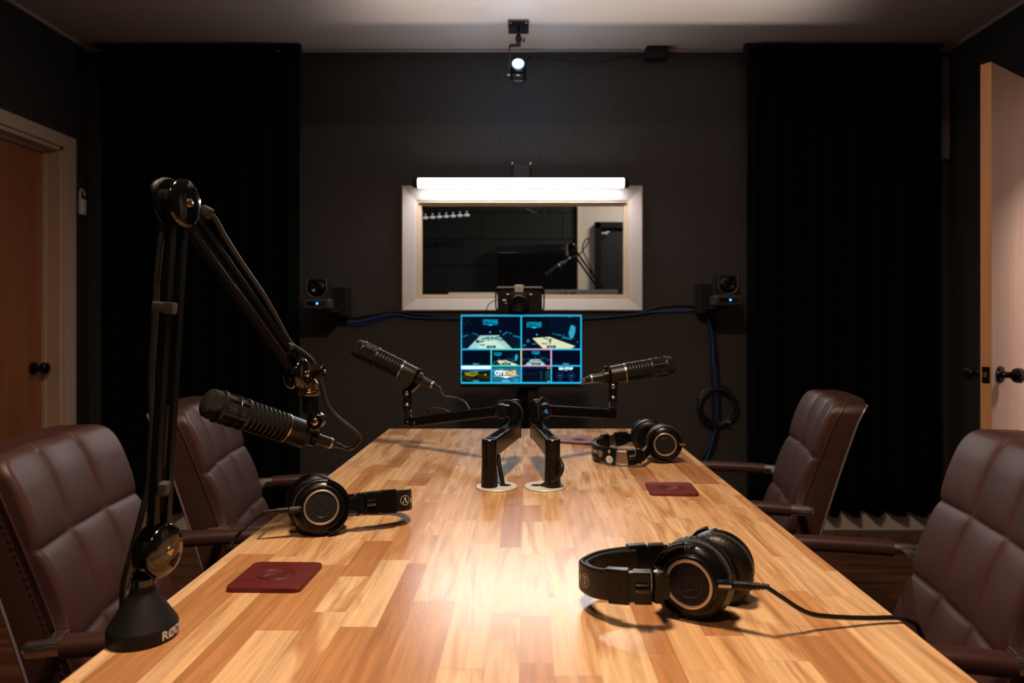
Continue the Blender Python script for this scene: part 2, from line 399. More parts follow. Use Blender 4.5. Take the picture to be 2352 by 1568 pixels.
for d, y0, y1 in ((.010, BY-.006, BY+.010), (.024, BY+.012, BY+.040)):
    ring_frame(b, [(wx0, wx1, wz0, wz1, y0), (wx0+d, wx1-d, wz0+d, wz1-d, y0), (wx0+d, wx1-d, wz0+d, wz1-d, y1), (wx0, wx1, wz0, wz1, y1)], 'cream')
b.build('window_stop', wroot, sharp=15)
b = MB(); b.box(((wx0+wx1)/2, BY+.05, (wz0+wz1)/2), (wx1-wx0-.01, .006, wz1-wz0-.01), 'glass'); b.build('window_pane', wroot)

# ------------------------------------------------------------------ control room behind the glass
CY1 = 5.3
b = MB(); slab(-2.2, P(1325, 0, CY1).x, CY1, CY1+.1, 0, ZC, b, 'panel_dark')
x = -2.2
for r in range(9):                                # staggered dark wall panels
    z0 = .95+r*.205; xx = -2.2+(.25 if r % 2 else 0)
    while xx < P(1325, 0, CY1).x-.05:
        w_ = min(.62, P(1325, 0, CY1).x-xx)
        if z0+.2 < ZC: b.box((xx+w_/2-.002, CY1-.004, z0+.1), (w_-.006, .008, .201), 'panel_dark', .003)
        xx += .62
struct('wall_control_room', b)
b = MB(); slab(P(1325, 0, CY1).x, 2.0, CY1-.02, CY1+.1, 0, ZC, b, 'beige_wall'); b.box((P(1329, 0, CY1).x, CY1-.03, 1.3), (.02, .03, 2.6), 'cream'); struct('wall_control_room_pale', b)
b = MB(); slab(-2.2, 2.0, BY+t, CY1, -.1, 0, b, 'floor'); struct('floor_control_room', b)
b = MB(); slab(-2.2, 2.0, BY+t, CY1+.1, ZC, ZC+.1, b, 'panel_dark'); struct('ceiling_control_room', b)
b = MB(); slab(-2.3, -2.2, BY+t, CY1+.1, 0, ZC, b, 'panel_dark'); struct('wall_control_room_left', b)
b = MB(); slab(2.0, 2.1, BY+t, CY1+.1, 0, ZC, b, 'beige_wall'); struct('wall_control_room_right', b)
# dark door in the control room
d0 = P(1366, 511, CY1-.03); dw = .86
dr = bpy.data.objects.new('door_3', None); COL.objects.link(dr); dr.location = (d0.x, CY1-.03, 0); MW['door_3'] = Matrix.Translation(V(dr.location)); dr['kind'] = 'structure'; dr['label'] = 'black door in the control room'
b = MB(); H = d0.z
b.box((d0.x+dw/2, CY1-.035, H/2), (dw, .03, H), 'black_matte', .004)
b.box((d0.x+.02, CY1-.06, H/2), (.05, .025, H), 'black_plastic', .004); b.box((d0.x+dw/2, CY1-.06, H-.025), (dw, .025, .05), 'black_plastic', .004)
b.build('door_leaf', dr)
b = MB(); q = P(1386, 535, CY1-.08)
b.box(q, (.022, .006, .008), 'white_print'); b.box(q+V((.024, 0, .002)), (.010, .006, .020), 'white_print'); b.box(q+V((.034, 0, .010)), (.024, .006, .006), 'white_print')
b.build('door_sign', dr)
# monitors
t_ = thing('wall_display', 'large switched-off black display on the far wall of the control room', 'display', P(1232, 700, 5.2))
b = MB(); p0, p1 = P(1138, 560, 5.2), P(1324, 700, 5.2)
b.box(((p0.x+p1.x)/2, 5.23, (p0.z+p1.z)/2), (p1.x-p0.x, .05, p0.z-p1.z), 'black_plastic', .004); b.build('housing', t_)
b = MB(); b.box(((p0.x+p1.x)/2+.01, 5.2, (p0.z+p1.z)/2-.03), (p1.x-p0.x-.02, .012, p0.z-p1.z-.07), 'lens', .002); b.build('screen', t_)
ax0, ax1 = P(1252, 664, 3.98), P(1421, 760, 3.98)
t_ = thing('desk_monitor', 'low grey monitor edge with dark maker letters, just behind the glass', 'monitor', ((ax0.x+ax1.x)/2, 4.0, ax1.z))
b = MB(); b.prism([(ax0.x, 3.98, ax1.z), (ax0.x, 4.03, ax1.z), (ax0.x, 4.05, ax0.z), (ax0.x, 4.022, ax0.z), (ax0.x, 3.98, ax0.z-.075)], (ax1.x-ax0.x, 0, 0), 'silver_plastic'); b.build('housing', t_)
b = MB(); vs, fs = text_geo('ASUS', .044, bold=.001); q = P(1303, 676, 3.975)
b.add([V((q.x+v.x*1.05, 3.98+.042*((q.z-.004+v.y)-(ax0.z-.075))/.075-.002, q.z-.004+v.y)) for v in vs], fs, 'black_gloss'); b.build('lettering', t_)
b = MB(); b.box(((ax0.x+ax1.x)/2, 4.02, ax1.z-.1), (.05, .03, .25), 'black_plastic', .004); b.box(((ax0.x+ax1.x)/2, 4.04, .765), (.24, .18, .012), 'black_plastic', .004)
b.build('stand', t_)
zz = .76
b = MB(); b.box((0, 4.2, zz-.02), (2.6, .6, .04), 'black_matte', .004)
dk = thing('control_desk', 'dark desk standing against the control room side of the window', 'desk', (0, 4.2, 0)); b.build('desk_top', dk)
for sx in (-1, 1):
    for yy in (3.95, 4.45):
        b = MB(); b.box((sx*1.2, yy, .37), (.05, .05, .74), 'black_matte'); b.build('leg', dk)
q0, q1 = P(1027, 671, 4.0), P(1139, 720, 4.0)
b = MB(); b.prism([(q0.x, 3.99, zz), (q0.x, 4.12, zz), (q0.x, 4.12, q0.z+.004), (q0.x, 4.07, q0.z), (q0.x, 3.99, q0.z-.12)], (q1.x-q0.x, 0, 0), 'white_plastic')
tag(b.build('equipment_case', loc=((q0.x+q1.x)/2, 4.05, zz)), 'pale grey case edge on the desk behind the glass, left of the small camera', 'case')
# row of glowing beads and the wire shade
t_ = thing('bead_light', 'slanted row of small glowing white bulbs behind the glass, top left', 'light', P(1017, 495, 5.0))
a0, a1 = P(962, 501, 5.0), P(1072, 494, 5.0)
b = MB()
b.tube([a0+V((0, .01, .012)), a1+V((0, .01, .012))], .005, 'black_plastic', sm=0); b.build('rail', t_)
for k in range(8):
    q = a0.lerp(a1, k/7); b = MB(); b.ball(q, .017, 'bead_glow', (1.25, .7, .62), 14); b.ball(q+V((0, 0, .024)), .0055, 'bead_glow', seg=8); b.build('bulb', t_)
t_ = thing('wire_shade', 'dim woven wire lampshade hanging near the top of the window', 'lampshade', P(1235, 465, 4.9))
b = MB(); q = P(1237, 466, 4.9)
for k in range(12):
    a = 2*PI*k/12
    b.tube([q+V((.12*math.cos(a)*math.cos(e), .12*math.sin(a)*math.cos(e), -.075*math.sin(e))) for e in (0, .4, .8, 1.2, 1.5)], .0022, 'cable_grey', seg=5, sm=2)
for e in (.1, .5, .9, 1.25):
    b.tube([q+V((.12*math.cos(a)*math.cos(e), .12*math.sin(a)*math.cos(e), -.075*math.sin(e))) for a in [2*PI*k/16 for k in range(16)]], .0022, 'cable_grey', seg=5, sm=1, closed=True)
b.build('wire_cage', t_)
b = MB(); b.cyl(q, V((q.x, q.y, ZC)), .003, 'cable_grey', seg=8); b.build('cord', t_)

# ------------------------------------------------------------------ doors of the studio
def knob(mb, p, n, m='black_satin', s=1.0):
    n = V(n).normalized()
    mb.lathe(p, n, [(.031*s, 0), (.032*s, .004), (.030*s, .009), (.016*s, .013), (.012*s, .020), (.012*s, .034), (.018*s, .040), (.026*s, .046), (.0285*s, .056), (.027*s, .068), (.020*s, .073), (.004*s, .074)], m, 32)
d1 = bpy.data.objects.new('door_1', None); COL.objects.link(d1); d1.location = (XL, (dy0+dy1)/2, 0); MW['door_1'] = Matrix.Translation(V(d1.location)); d1['kind'] = 'structure'; d1['label'] = 'closed orange birch door in the left wall with pale casing'
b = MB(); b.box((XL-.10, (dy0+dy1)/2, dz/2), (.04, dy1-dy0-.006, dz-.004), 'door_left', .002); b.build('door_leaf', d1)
b = MB()
cw = .086
for y0, y1 in ((dy1, dy1+cw), (dy0-cw, dy0)):
    b.box((XL+.010, (y0+y1)/2, (dz+.066)/2), (.02, cw, dz+.066), 'casing', .004)
b.box((XL+.011, (dy0+dy1)/2, dz+.033), (.021, dy1-dy0, .066), 'casing', .004)
b.build('door_casing', d1)
b = MB()
b.box((XL-.055, dy1-.010, dz/2), (.12, .02, dz), 'casing', .002); b.box((XL-.055, dy0+.010, dz/2), (.12, .02, dz), 'casing', .002); b.box((XL-.055, (dy0+dy1)/2, dz-.010), (.12, dy1-dy0, .02), 'casing', .002)
b.box((XL-.070, dy1-.026, dz/2), (.02, .012, dz), 'casing', .002); b.box((XL-.070, (dy0+dy1)/2, dz-.026), (.02, dy1-dy0, .012), 'casing', .002)
b.build('door_jamb', d1)
b = MB(); kp = P(80, 845, 3.40); knob(b, (XL-.08, 3.39, kp.z), (1, 0, 0)); b.build('door_knob', d1)
# open door on the right
free = V((1.628, 2.388, 0)); hd = V((.665, .462, 0)).normalized(); nd = V((-hd.y, hd.x, 0)); L = .80
d2 = bpy.data.objects.new('door_2', None); COL.objects.link(d2); d2.location = free+hd*L; MW['door_2'] = Matrix.Translation(V(d2.location)); d2['kind'] = 'structure'; d2['label'] = 'pale birch door standing open at the right'
R = Matrix((hd, nd, V((0, 0, 1)))).transposed()
b = MB(); c = free+hd*L/2+nd*.0175; hz = 2.03
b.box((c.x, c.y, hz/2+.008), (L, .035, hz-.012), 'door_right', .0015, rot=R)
for f in b.bm.faces:
    n = f.normal if f.normal.length else V((0, 0, 0))
b.build('door_leaf', d2)
b = MB(); c = free-hd*.0006+nd*.0175; b.box((c.x, c.y, hz/2+.008), (.002, .0345, hz-.012), 'door_edge', rot=R); b.build('door_edge', d2)
b = MB(); c = free-hd*.002+nd*.0175; kz = P(0, 860, 2.42).z; b.box((c.x, c.y, kz), (.003, .025, .058), 'black_satin', .001, rot=R)
b.box((c.x-hd.x*.004, c.y-hd.y*.004, kz), (.010, .012, .018), 'brass', .002, rot=R); b.build('latch_plate', d2)
b = MB(); c = free+hd*.062; knob(b, (c.x, c.y, kz), -nd, s=.95); b.build('door_knob', d2)
b = MB(); c = free+hd*.062+nd*.035; knob(b, (c.x, c.y, kz), nd, s=.95); b.build('door_knob', d2)
b = MB()
for y0 in (ry0-.04, ry1+.04): b.box((XR-.008, y0, (dz+.066)/2), (.016, .08, dz+.066), 'casing', .004)
b.box((XR-.008, (ry0+ry1)/2, dz+.033), (.016, ry1-ry0, .066), 'casing', .004); b.build('door_casing', d2)

# small white remote holder beside the left door
p = P(187, 466, 3.64); xw = XL+.012
t_ = thing('wall_remote', 'small white remote control hanging on the dark wall beside the left door', 'remote', (XL, 3.63, p.z))
b = MB(); b.box((XL+.014, 3.62, p.z-.025), (.026, .040, .085), 'white_plastic', .008, 3); b.build('holder', t_)
b = MB(); b.tube([V((XL+.012, 3.605, p.z+.015)), V((XL+.012, 3.606, p.z+.055)), V((XL+.012, 3.62, p.z+.068)), V((XL+.012, 3.637, p.z+.055)), V((XL+.012, 3.640, p.z+.040))], .005, 'white_plastic'); b.build('hanging_loop', t_)

# ------------------------------------------------------------------ curtains
def curtain(name, x0, x1, label, seed):
    rnd = random.Random(seed); b = MB(); nx, nz = 260, 14
    z0, z1 = .105, ZC-.03; vs = []; fs = []
    ph = [rnd.uniform(0, 6.28) for _ in range(6)]
    for j in range(nz+1):
        fz = j/nz; z = z0+(z1-z0)*fz
        for i in range(nx+1):
            u = i/nx; x = x0+(x1-x0)*u
            amp = .022+.012*(1-fz)
            y = BY-.075+amp*math.sin(u*2*PI*9+ph[0]+.7*math.sin(u*7+ph[1]))+.008*math.sin(u*2*PI*21+ph[2]+fz)+.006*math.sin(fz*5+u*12+ph[3])
            vs.append(V((x, y, z+(.010*math.sin(u*2*PI*9+ph[4]) if j == 0 else 0))))
    for j in range(nz):
        for i in range(nx):
            a = j*(nx+1)+i; fs.append((a, a+1, a+nx+2, a+nx+1))
    b.add(vs, fs, 'curtain')
    t_ = thing(name, label, 'curtain', ((x0+x1)/2, BY-.07, 0))
    o = b.build('curtain_fabric', t_, wn=False); md = o.modifiers.new('thickness', 'SOLIDIFY'); md.thickness = .003
    b = MB(); b.box(((x0+x1)/2, BY-.075, ZC-.016), (x1-x0+.03, .035, .022), 'black_matte', .002)
    b.build('curtain_track', t_)
    xe = x1 if x0 < 0 else x0
    b = MB(); b.box((xe+(.008 if x0 < 0 else -.008), BY-.075, ZC-.05), (.018, .03, .09), 'black_matte', .003); b.build('end_bracket', t_)
curtain('curtain', P(222, 0, 3.6).x, P(684, 0, 3.62).x, 'long black curtain hanging on the left side of the back wall', 3)
curtain('curtain', P(1716, 0, 3.62).x, P(2163, 0, 3.6).x, 'long black curtain hanging on the right side of the back wall', 5)

# ------------------------------------------------------------------ table
ty0, ty1 = .36, 2.304; tx0, tx1 = P(893, 0, 2.304).x, P(1515, 0, 2.304).x
tb = thing('conference_table', 'long butcher block table with a glossy striped maple top', 'table', ((tx0+tx1)/2, (ty0+ty1)/2, 0))
b = MB(); b.box(((tx0+tx1)/2, (ty0+ty1)/2, TZ-.019), (tx1-tx0, ty1-ty0, .038), 'butcher', .003, 3); b.build('tabletop', tb)
for sy in (ty0+.22, ty1-.22):
    b = MB(); b.box((0, sy, .36), (.10, .07, .70), 'black_matte', .004); b.build('leg', tb)
    b = MB(); b.box((0, sy, .02), (.62, .08, .04), 'black_matte', .004); b.build('foot', tb)
    b = MB(); b.box((0, sy, .712), (.62, .07, .024), 'black_matte', .004); b.build('top_bracket', tb)
b = MB(); b.box((0, (ty0+ty1)/2, .60), (.05, ty1-ty0-.5, .08), 'black_matte', .004); b.build('stretcher', tb)

# ------------------------------------------------------------------ chairs
def backx(z):                                    # front surface profile of the backrest
    s = z-.45
    return -.105-.30*s-.10*s*s-(.0+max(0, z-.84)**2*3.0)
def make_chair(label):
    root = thing('office_chair', label, 'chair', (0, 0, 0), 'maroon leather chairs round the table')
    hw = .200; zt, zb = .905, .44; nx, nz = 150, 130
    b = MB(); vs = []; fs = []
    def outline(z):                               # half width with rounded top corners
        r = .036; w = hw-.010*(1-(z-zb)/(zt-zb))
        if z > zt-r: d = z-(zt-r); w -= r-math.sqrt(max(0, r*r-d*d))
        return w
    rows = [(.905), .752, .598, .445]
    for j in range(nz+1):
        z = zb+(zt-zb)*(1-(1-j/nz)**1.15)
        w = outline(z); q = (z-rows[3])/(rows[0]-rows[3])*3
        fr = q-math.floor(q); 
        bz = min(1, abs(math.sin(PI*fr)))**.27 if 0 < q < 3 else 0
        for i in range(nx+1):
            u = -1+2*i/nx; y = u*w
            cu = (y/hw+1)/2*3; fu = cu-math.floor(cu); edge = min(1, (1-abs(u))*6)
            bu = min(1, abs(math.sin(PI*fu)))**.27
            if cu < 1 and fu < .5: bu = 1
            if cu > 2 and fu > .5: bu = 1
            topb = bz
            if q > 2.5: topb = 1
            bul = .019*min(bu, 1)*topb if True else 0
            er = .013*(1-math.sqrt(max(0, 1-max(0, (abs(u)-.92)/.08)**2)))
            tr = .012*(1-math.sqrt(max(0, 1-max(0, (z-(zt-.014))/.014)**2)))
            crease = .012*math.exp(-((1-bu)*0))*0
            x = backx(z)+bul-er-tr-.012*(1-u*u)*0+.010*u*u
            vs.append(V((x, y, z)))
    n1 = nx+1
    for j in range(nz):
        for i in range(nx):
            a = j*n1+i; fs.append((a, a+1, a+n1+1, a+n1))
    # sides and rear
    k0 = len(vs); th = lambda z: .058+.022*(zt-z)/(zt-zb)
    for j in range(nz+1):
        z = zb+(zt-zb)*(1-(1-j/nz)**1.15); w = outline(z)
        for i in range(nx+1):
            u = -1+2*i/nx
            x = backx(z)-th(z)-.030+.02*abs(u)**4+.010+.012*max(0, (z-(zt-.03))/.03)
            vs.append(V((x, u*w*1.0, z+(.0 if j else 0))))
    for j in range(nz):
        for i in range(nx):
            a = k0+j*n1+i; fs.append((a, a+n1, a+n1+1, a+1))
        for i in (0, nx):
            a = j*n1+i; c = k0+j*n1+i; fs.append((a, a+n1, c+n1, c) if i == 0 else (a, c, c+n1, a+n1))
    for i in range(nx):
        a = nz*n1+i; c = k0+nz*n1+i; fs.append((a, a+1, c+1, c)); a = i; c = k0+i; fs.append((a, c, c+1, a+1))
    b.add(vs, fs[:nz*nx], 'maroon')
    b.add(vs, fs[nz*nx:], 'maroon_dark'); bmesh.ops.remove_doubles(b.bm, verts=list(b.bm.verts), dist=1e-6); bmesh.ops.delete(b.bm, geom=[v for v in b.bm.verts if not v.link_faces], context='VERTS'); bk = b.build('backrest', root, sharp=50, wn=False)  # same leather; shade on sides, top and rear put in by colour
    # seams and stitches
    def edgept(z, s, dx=-.0125, out=.0012):
        return V((backx(z)+dx+.010, s*(outline(z)+out), z))
    b = MB()
    zs = [zb+(zt-.004-zb)*(1-(1-k/30)**2) for k in range(31)]
    loop = [edgept(z, -1) for z in zs]+[edgept(z, 1) for z in reversed(zs)]
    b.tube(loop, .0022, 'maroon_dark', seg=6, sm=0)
    rear = [V((backx(z)-th(z)+.001, -(outline(z)), z)) for z in zs]+[V((backx(z)-th(z)+.001, outline(z), z)) for z in reversed(zs)]
    rear = [V((p_.x, p_.y, min(p_.z, zt-.010))) for p_ in rear]
    b.tube(rear, .0030, 'edge_trim', seg=6, sm=0)
    b.build('piping', bk)
    for s in (-1, 1):
        b = MB(); z = .47
        while z < .87:
            c = edgept(z, s, -.019, .0005); b.obox(c, c+V((-.0030, 0, .0056)), .0014, .0014, 'thread')
            c = edgept(z, s, -.0275, .0005); b.obox(c, c+V((-.0030, 0, .0056)), .0014, .0014, 'thread')
            z += .0125
        b.build('stitching', bk)
    # seat
    b = MB(); nx2 = 60; vs = []; fs = []
    for j in range(nx2+1):
        for i in range(nx2+1):
            u = -1+2*i/nx2; v = -1+2*j/nx2
            x = .02+u*.235; y = v*.235
            er = max(0, (max(abs(u), abs(v))-.85)/.15); q1 = (u+1)*1.5; q2 = (v+1)*1.5
            bl = .016*min(1, abs(math.sin(PI*q1)))**.45*min(1, abs(math.sin(PI*q2)))**.45 if 0 < q1 < 3 else 0
            vs.append(V((x, y, .46+bl-.03*(1-math.sqrt(max(0, 1-min(1, er)**2))))))
    m1 = nx2+1
    for j in range(nx2):
        for i in range(nx2):
            a = j*m1+i; fs.append((a, a+1, a+m1+1, a+m1))
    b.add(vs, fs, 'maroon'); b.box((.02, 0, .415), (.47, .47, .06), 'maroon', .012, 3); b.build('seat', root, wn=False)
    # arms: chrome loop and leather wrapped pad
    for s in (-1, 1):
        y = s*.262
        b = MB()
        path = smooth_path([(-.155, y, .622), (-.10, y, .625), (.10, y, .622), (.205, y, .612), (.245, y, .575), (.235, y, .50), (.15, y, .40), (.05, y, .385)], 6)
        b.sweep(path, rrect(.011, .0055, .004), 'chrome', up=(0, 1, 0)) if False else b.sweep([p for p in path], [(q[1], q[0]) for q in rrect(.012, .006, .004)], 'chrome', up=(0, 1, 0))
        b.lathe(V((-.176, y, .621)), (1, 0, .04), [(.002, 0), (.0085, .0012), (.0120, .0045), (.0130, .009), (.0138, .070)], 'chrome', 28, sx=.85, sy=1.05)
        b.box((-.150, s*.225, .619), (.022, .060, .010), 'chrome', .003)
        b.box((.05, s*.18, .385), (.03, .17, .006), 'chrome', .002)
        arm = b.build('armrest_frame', root)
        b = MB(); pp = smooth_path([(-.118, y, .623), (-.05, y, .625), (.08, y, .624), (.19, y, .615), (.236, y, .580)], 6)
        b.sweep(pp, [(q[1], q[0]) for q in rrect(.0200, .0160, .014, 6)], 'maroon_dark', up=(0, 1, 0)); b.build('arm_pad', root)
    b = MB(); b.cyl((0, 0, .12), (0, 0, .30), .024, 'black_satin'); b.cyl((0, 0, .28), (0, 0, .385), .014, 'chrome'); b.box((0, 0, .385), (.20, .16, .02), 'black_matte', .004); b.build('gas_lift', root)
    for k in range(5):
        a = 2*PI*k/5+.3; d = V((math.cos(a), math.sin(a), 0))
        b = MB(); b.obox(d*.02+V((0, 0, .115)), d*.245+V((0, 0, .080)), .036, .024, 'chrome', .005); lg = b.build('base_leg', root)
        b = MB(); c = d*.235+V((0, 0, .028)); pr = V((-d.y, d.x, 0)); b.cyl(c-pr*.022, c-pr*.004, .027, 'black_plastic'); b.cyl(c+pr*.004, c+pr*.022, .027, 'black_plastic'); b.cyl(c+V((0, 0, .0)), c+V((0, 0, .05)), .007, 'black_plastic'); b.build('caster', lg)
    return root
def copy_tree(o, parent=None):
    c = o.copy(); COL.objects.link(c)
    if parent: c.parent = parent
    for ch in list(o.children): copy_tree(ch, c)
    return c
c0 = make_chair('maroon leather chair nearest the camera on the left, behind the tall boom arm')
spots = [(-.633, 1.325, 9, None),
         (-.632, 1.900, 10, 'maroon leather chair farther down the left side, half hidden by the boom arm'),
         (.640, 2.095, 168, 'maroon leather chair farther down the right side, before the dark curtain'),
         (.640, 1.270, 169, 'maroon leather chair nearest the camera on the right, cut by the frame')]
for x, y, a, lb in spots:
    o = c0 if lb is None else copy_tree(c0)
    o.location = (x, y, 0); o.rotation_euler = (0, 0, math.radians(a))
    if lb: o['label'] = lb

# ------------------------------------------------------------------ microphones
def mic(head, rear, label, up=(0, 0, 1)):
    head, rear = V(head), V(rear); ax = (head-rear).normalized(); Lm = (head-rear).length; k = Lm/.205
    th_ = thing('studio_microphone', label, 'microphone', rear)
    def at(h): return rear+ax*h*k
    b = MB(); R0 = .0255
    b.lathe(rear, ax, [(.0105, -.004), (.0125, -.002), (.0130, .014*k), (.0165, .018*k), (.0225, .0195*k), (.0245, .022*k), (.0250, .056*k), (.0250, .060*k)], 'mic_body', 40)
    b.build('body', th_)
    b = MB(); b.lathe(at(.060), ax, [(.0250, 0), (.0262, .0006), (.0262, .0036), (.0250, .0042)], 'silver', 40); b.build('trim_ring', th_)
    b = MB(); b.lathe(at(.062), ax, [(.0205, 0), (.0218, .001), (.0218, .074*k)], 'mesh', 40)
    n = 9
    for i in range(n):
        h = .0655+.0085*i
        b.lathe(at(h), ax, [(.0215, 0), (.0250, .0003), (.0256, .0009), (.0256, .0034*k), (.0250, .0040*k), (.0215, .0043*k)], 'mic_rib', 40)
    a_, s_, u_ = frame(ax)
    for sg in (-1, 1): b.obox(at(.062)+u_*sg*.0240, at(.137)+u_*sg*.0240, .013, .0035, 'mic_rib', .001, up=u_)
    b.build('ribbed_barrel', th_)
    b = MB(); b.lathe(at(.136), ax, [(.0235, 0), (.0235, .046*k), (.0245, .050*k), (.0250, .056*k), (.0235, .064*k), (.019, .068*k), (.010, .0695*k), (.002, .070*k)], 'mesh', 48)
    gr = b.build('grille', th_)
    b = MB()
    for h, w_ in ((.136, .006), (.154, .0040), (.178, .006)):
        b.lathe(at(h), ax, [(.0235, 0), (.0272, .0008), (.0278, w_*.5), (.0272, w_-.0008), (.0235, w_)], 'mic_rib', 48)
    a_, s_, u_ = frame(ax)
    for q in range(6):
        an = 2*PI*q/6+.35; d = s_*math.cos(an)+u_*math.sin(an)
        b.obox(at(.138)+d*.0255, at(.182)+d*.0255, .004, .003, 'mic_rib', .0008, up=d)
    b.build('grille_cage', th_)
    # connector behind
    b = MB(); b.lathe(rear-ax*.062, ax, [(.0035, 0), (.0048, .006), (.0060, .018), (.0092, .022), (.0098, .030), (.0098, .052), (.0105, .053), (.0105, .060)], 'mic_body', 24)
    b.lathe(rear-ax*.036, ax, [(.0098, 0), (.0102, .001), (.0102, .004), (.0098, .005)], 'silver', 24)
    b.build('connector', th_)
    return th_, ax, rear

G_m = 'studio microphones over the table'
HM, RM = P(470, 922, 1.10), P(722, 1005, 1.240)
m1, ax1_, r1_ = mic(HM, RM, 'large dark microphone hanging from the tall boom arm in front')
HL, RL = P(813, 795, 1.88), P(967, 871, 1.90)
m2, ax2_, r2_ = mic(HL, RL, 'dark microphone on the left low desk arm, pointing up left')
HR, RR = P(1549, 837, 1.86), P(1387, 864, 1.86)
m3, ax3_, r3_ = mic(HR, RR, 'dark microphone on the right low desk arm, pointing right')
mc, axc, rc = mic(P(1253, 636, 4.45), P(1300, 601, 4.45), 'dark microphone behind the glass on the control room boom arm')

# ------------------------------------------------------------------ boom arms
def boom(A, B, C, nrm, label, loc, k=1.0):
    """two bar pairs A-B-C with big discs at A and B"""
    th_ = thing('microphone_boom_arm', label, 'microphone arm', loc)
    n = V(nrm).normalized()
    for p, q, side in ((A, B, 0), (B, C, 0)):
        a, s_, u_ = frame(q-p, n); d = (q-p).cross(n).normalized()
        for sg in (-1, 1):
            b = MB(); o = d*(.0108*sg*k); e = (q-p).normalized()*.012*k
            b.obox(p+o+e*.4, q+o-e, .0088*k, .0100*k, 'black_satin', .0008, up=n); b.build('bar', th_)
        # springs hidden between the bars as thin rods
        b = MB(); ln = (q-p); st = p+ln*.10; pts = []
        turns = 60
        for i in range(turns*6+1):
            a2 = 2*PI*i/6; pts.append(st+ln*(.30*i/(turns*6))+(d*math.cos(a2)+n*math.sin(a2))*.0030*k)
        b.tube(pts, .0006*k, 'black_gloss', seg=4, sm=0); b.cyl(st+ln*.3, p+ln*.9, .0010*k, 'black_gloss', seg=6); b.build('spring', th_)
    for c, r in ((A, .0298*k), (B, .0300*k)):
        for sg in (1, -1):
            b = MB(); b.lathe(c+n*sg*.0075*k, n*sg, [(r*.93, 0), (r, .0008*k), (r, .0022*k), (r*.96, .0042*k), (r*.80, .0064*k), (r*.5, .0080*k), (r*.15, .0086*k), (.0005, .0086*k)], 'black_gloss', 56); dsc = b.build('joint_disc', th_)
            b = MB(); b.lathe(c+n*sg*.0157*k, n*sg, [(.0052*k, -.001), (.0056*k, 0), (.0050*k, .0018*k), (.003*k, .0028*k), (.0003, .003*k)], 'brass', 20); b.build('rivet', dsc)
        b = MB(); b.cyl(c-n*.0075*k, c+n*.0075*k, r*.62, 'black_plastic', seg=30); b.build('joint_hub', th_)
    return th_
A = P(362, 1262, .790); B = P(409, 467, .845); C = P(690, 862, 1.145)
NB = V((.985, -.17, 0)).normalized()
bc = T(328, 1463)
bm_ = boom(A, B, C, NB, 'tall black spring boom arm standing on the left table edge', (bc.x, bc.y, TZ))
# weighted base
b = MB(); b.lathe((bc.x, bc.y, TZ), (0, 0, 1), [(.0358, 0), (.0368, .002), (.0368, .014), (.0358, .017), (.0140, .052), (.0130, .056), (.0125, .060)], 'black_matte', 64, up=(1, 0, 0)); bs = b.build('base', bm_)
vs, fs = text_geo('RØDE', .0135, 'CENTER', .0004)
b = MB(); a0 = math.radians(-3)
b.add([V((bc.x+.0371*math.cos(a0+v.x/.0371), bc.y+.0371*math.sin(a0+v.x/.0371), TZ+.0085+v.y)) for v in vs], fs, 'white_print'); b.build('lettering', bs)
b = MB()
top = V((bc.x, bc.y, TZ+.058))
b.cyl(top, top+V((0, 0, .010)), .0125, 'black_gloss'); b.cyl(top+V((0, 0, .008)), V((A.x-.006, A.y, A.z-.020)), .0135, 'black_satin', r2=.0115); b.build('neck', bm_)
# end joint, knob, swivel, microphone clamp
b = MB(); nb = NB
ce = P(694, 858, 1.125); r_e = .0255; b.lathe(ce-nb*.010, nb, [(.012, 0), (.014, .004), (.0145, .008), (r_e*.93, .0082), (r_e, .0092), (r_e, .0112), (r_e*.94, .0140), (r_e*.76, .0165), (r_e*.4, .0182), (.0004, .0186)], 'black_gloss', 48)
b.lathe(ce-nb*.010, -nb, [(.012, 0), (.0145, .002), (r_e*.9, .0022), (r_e*.9, .0042), (r_e*.5, .008), (.0004, .009)], 'black_gloss', 40)
b.build('end_joint', bm_)
b = MB(); b.lathe(ce+nb*.0082, nb, [(.0052, 0), (.0056, .002), (.003, .004), (.0004, .0045)], 'brass', 18); b.build('rivet', bm_)
kn = P(712, 852, 1.14)
b = MB(); b.cyl(kn+V((-.012, 0, 0)), kn+V((.004, 0, 0)), .006, 'black_satin')
b.lathe(kn+V((.002, 0, 0)), (1, -.1, 0), [(.0115, 0), (.0122, .0015), (.0122, .020), (.0108, .0220), (.004, .0224)], 'black_satin', 8); b.lathe(kn+V((.0255, -.001, 0)), (1, -.1, 0), [(.003, 0), (.0025, .0012), (.0003, .0014)], 'brass', 12)
b.build('tension_knob', bm_)
b = MB(); b.tube([P(650, 862, 1.12), P(655, 878, 1.12), P(663, 890, 1.12), P(674, 889, 1.12), P(676, 880, 1.12)], .0016, 'brass', seg=8); b.build('end_hook', bm_)
s0 = P(711, 880, 1.15)
b = MB(); b.lathe(s0, (0, 0, -1), [(.009, -.008), (.0145, 0), (.0150, .002), (.0150, .008), (.0130, .0095), (.0115, .012), (.0165, .0135), (.0175, .0155), (.0175, .0185), (.0160, .020)], 'brass', 40); b.build('swivel_collar', bm_)
c1 = s0+V((0, 0, -.020)); jb = P(726, 966, 1.16)
b = MB(); b.cyl(c1, c1+V((.001, 0, -.030)), .0135, 'black_satin', seg=30); b.obox(c1+V((.0, 0, -.022)), V((jb.x, jb.y+.004, jb.z)), .022, .016, 'black_satin', .004)
b.cyl(V((jb.x, jb.y+.014, jb.z)), V((jb.x, jb.y-.010, jb.z)), .0135, 'black_satin', seg=30); b.build('clamp_stem', bm_)
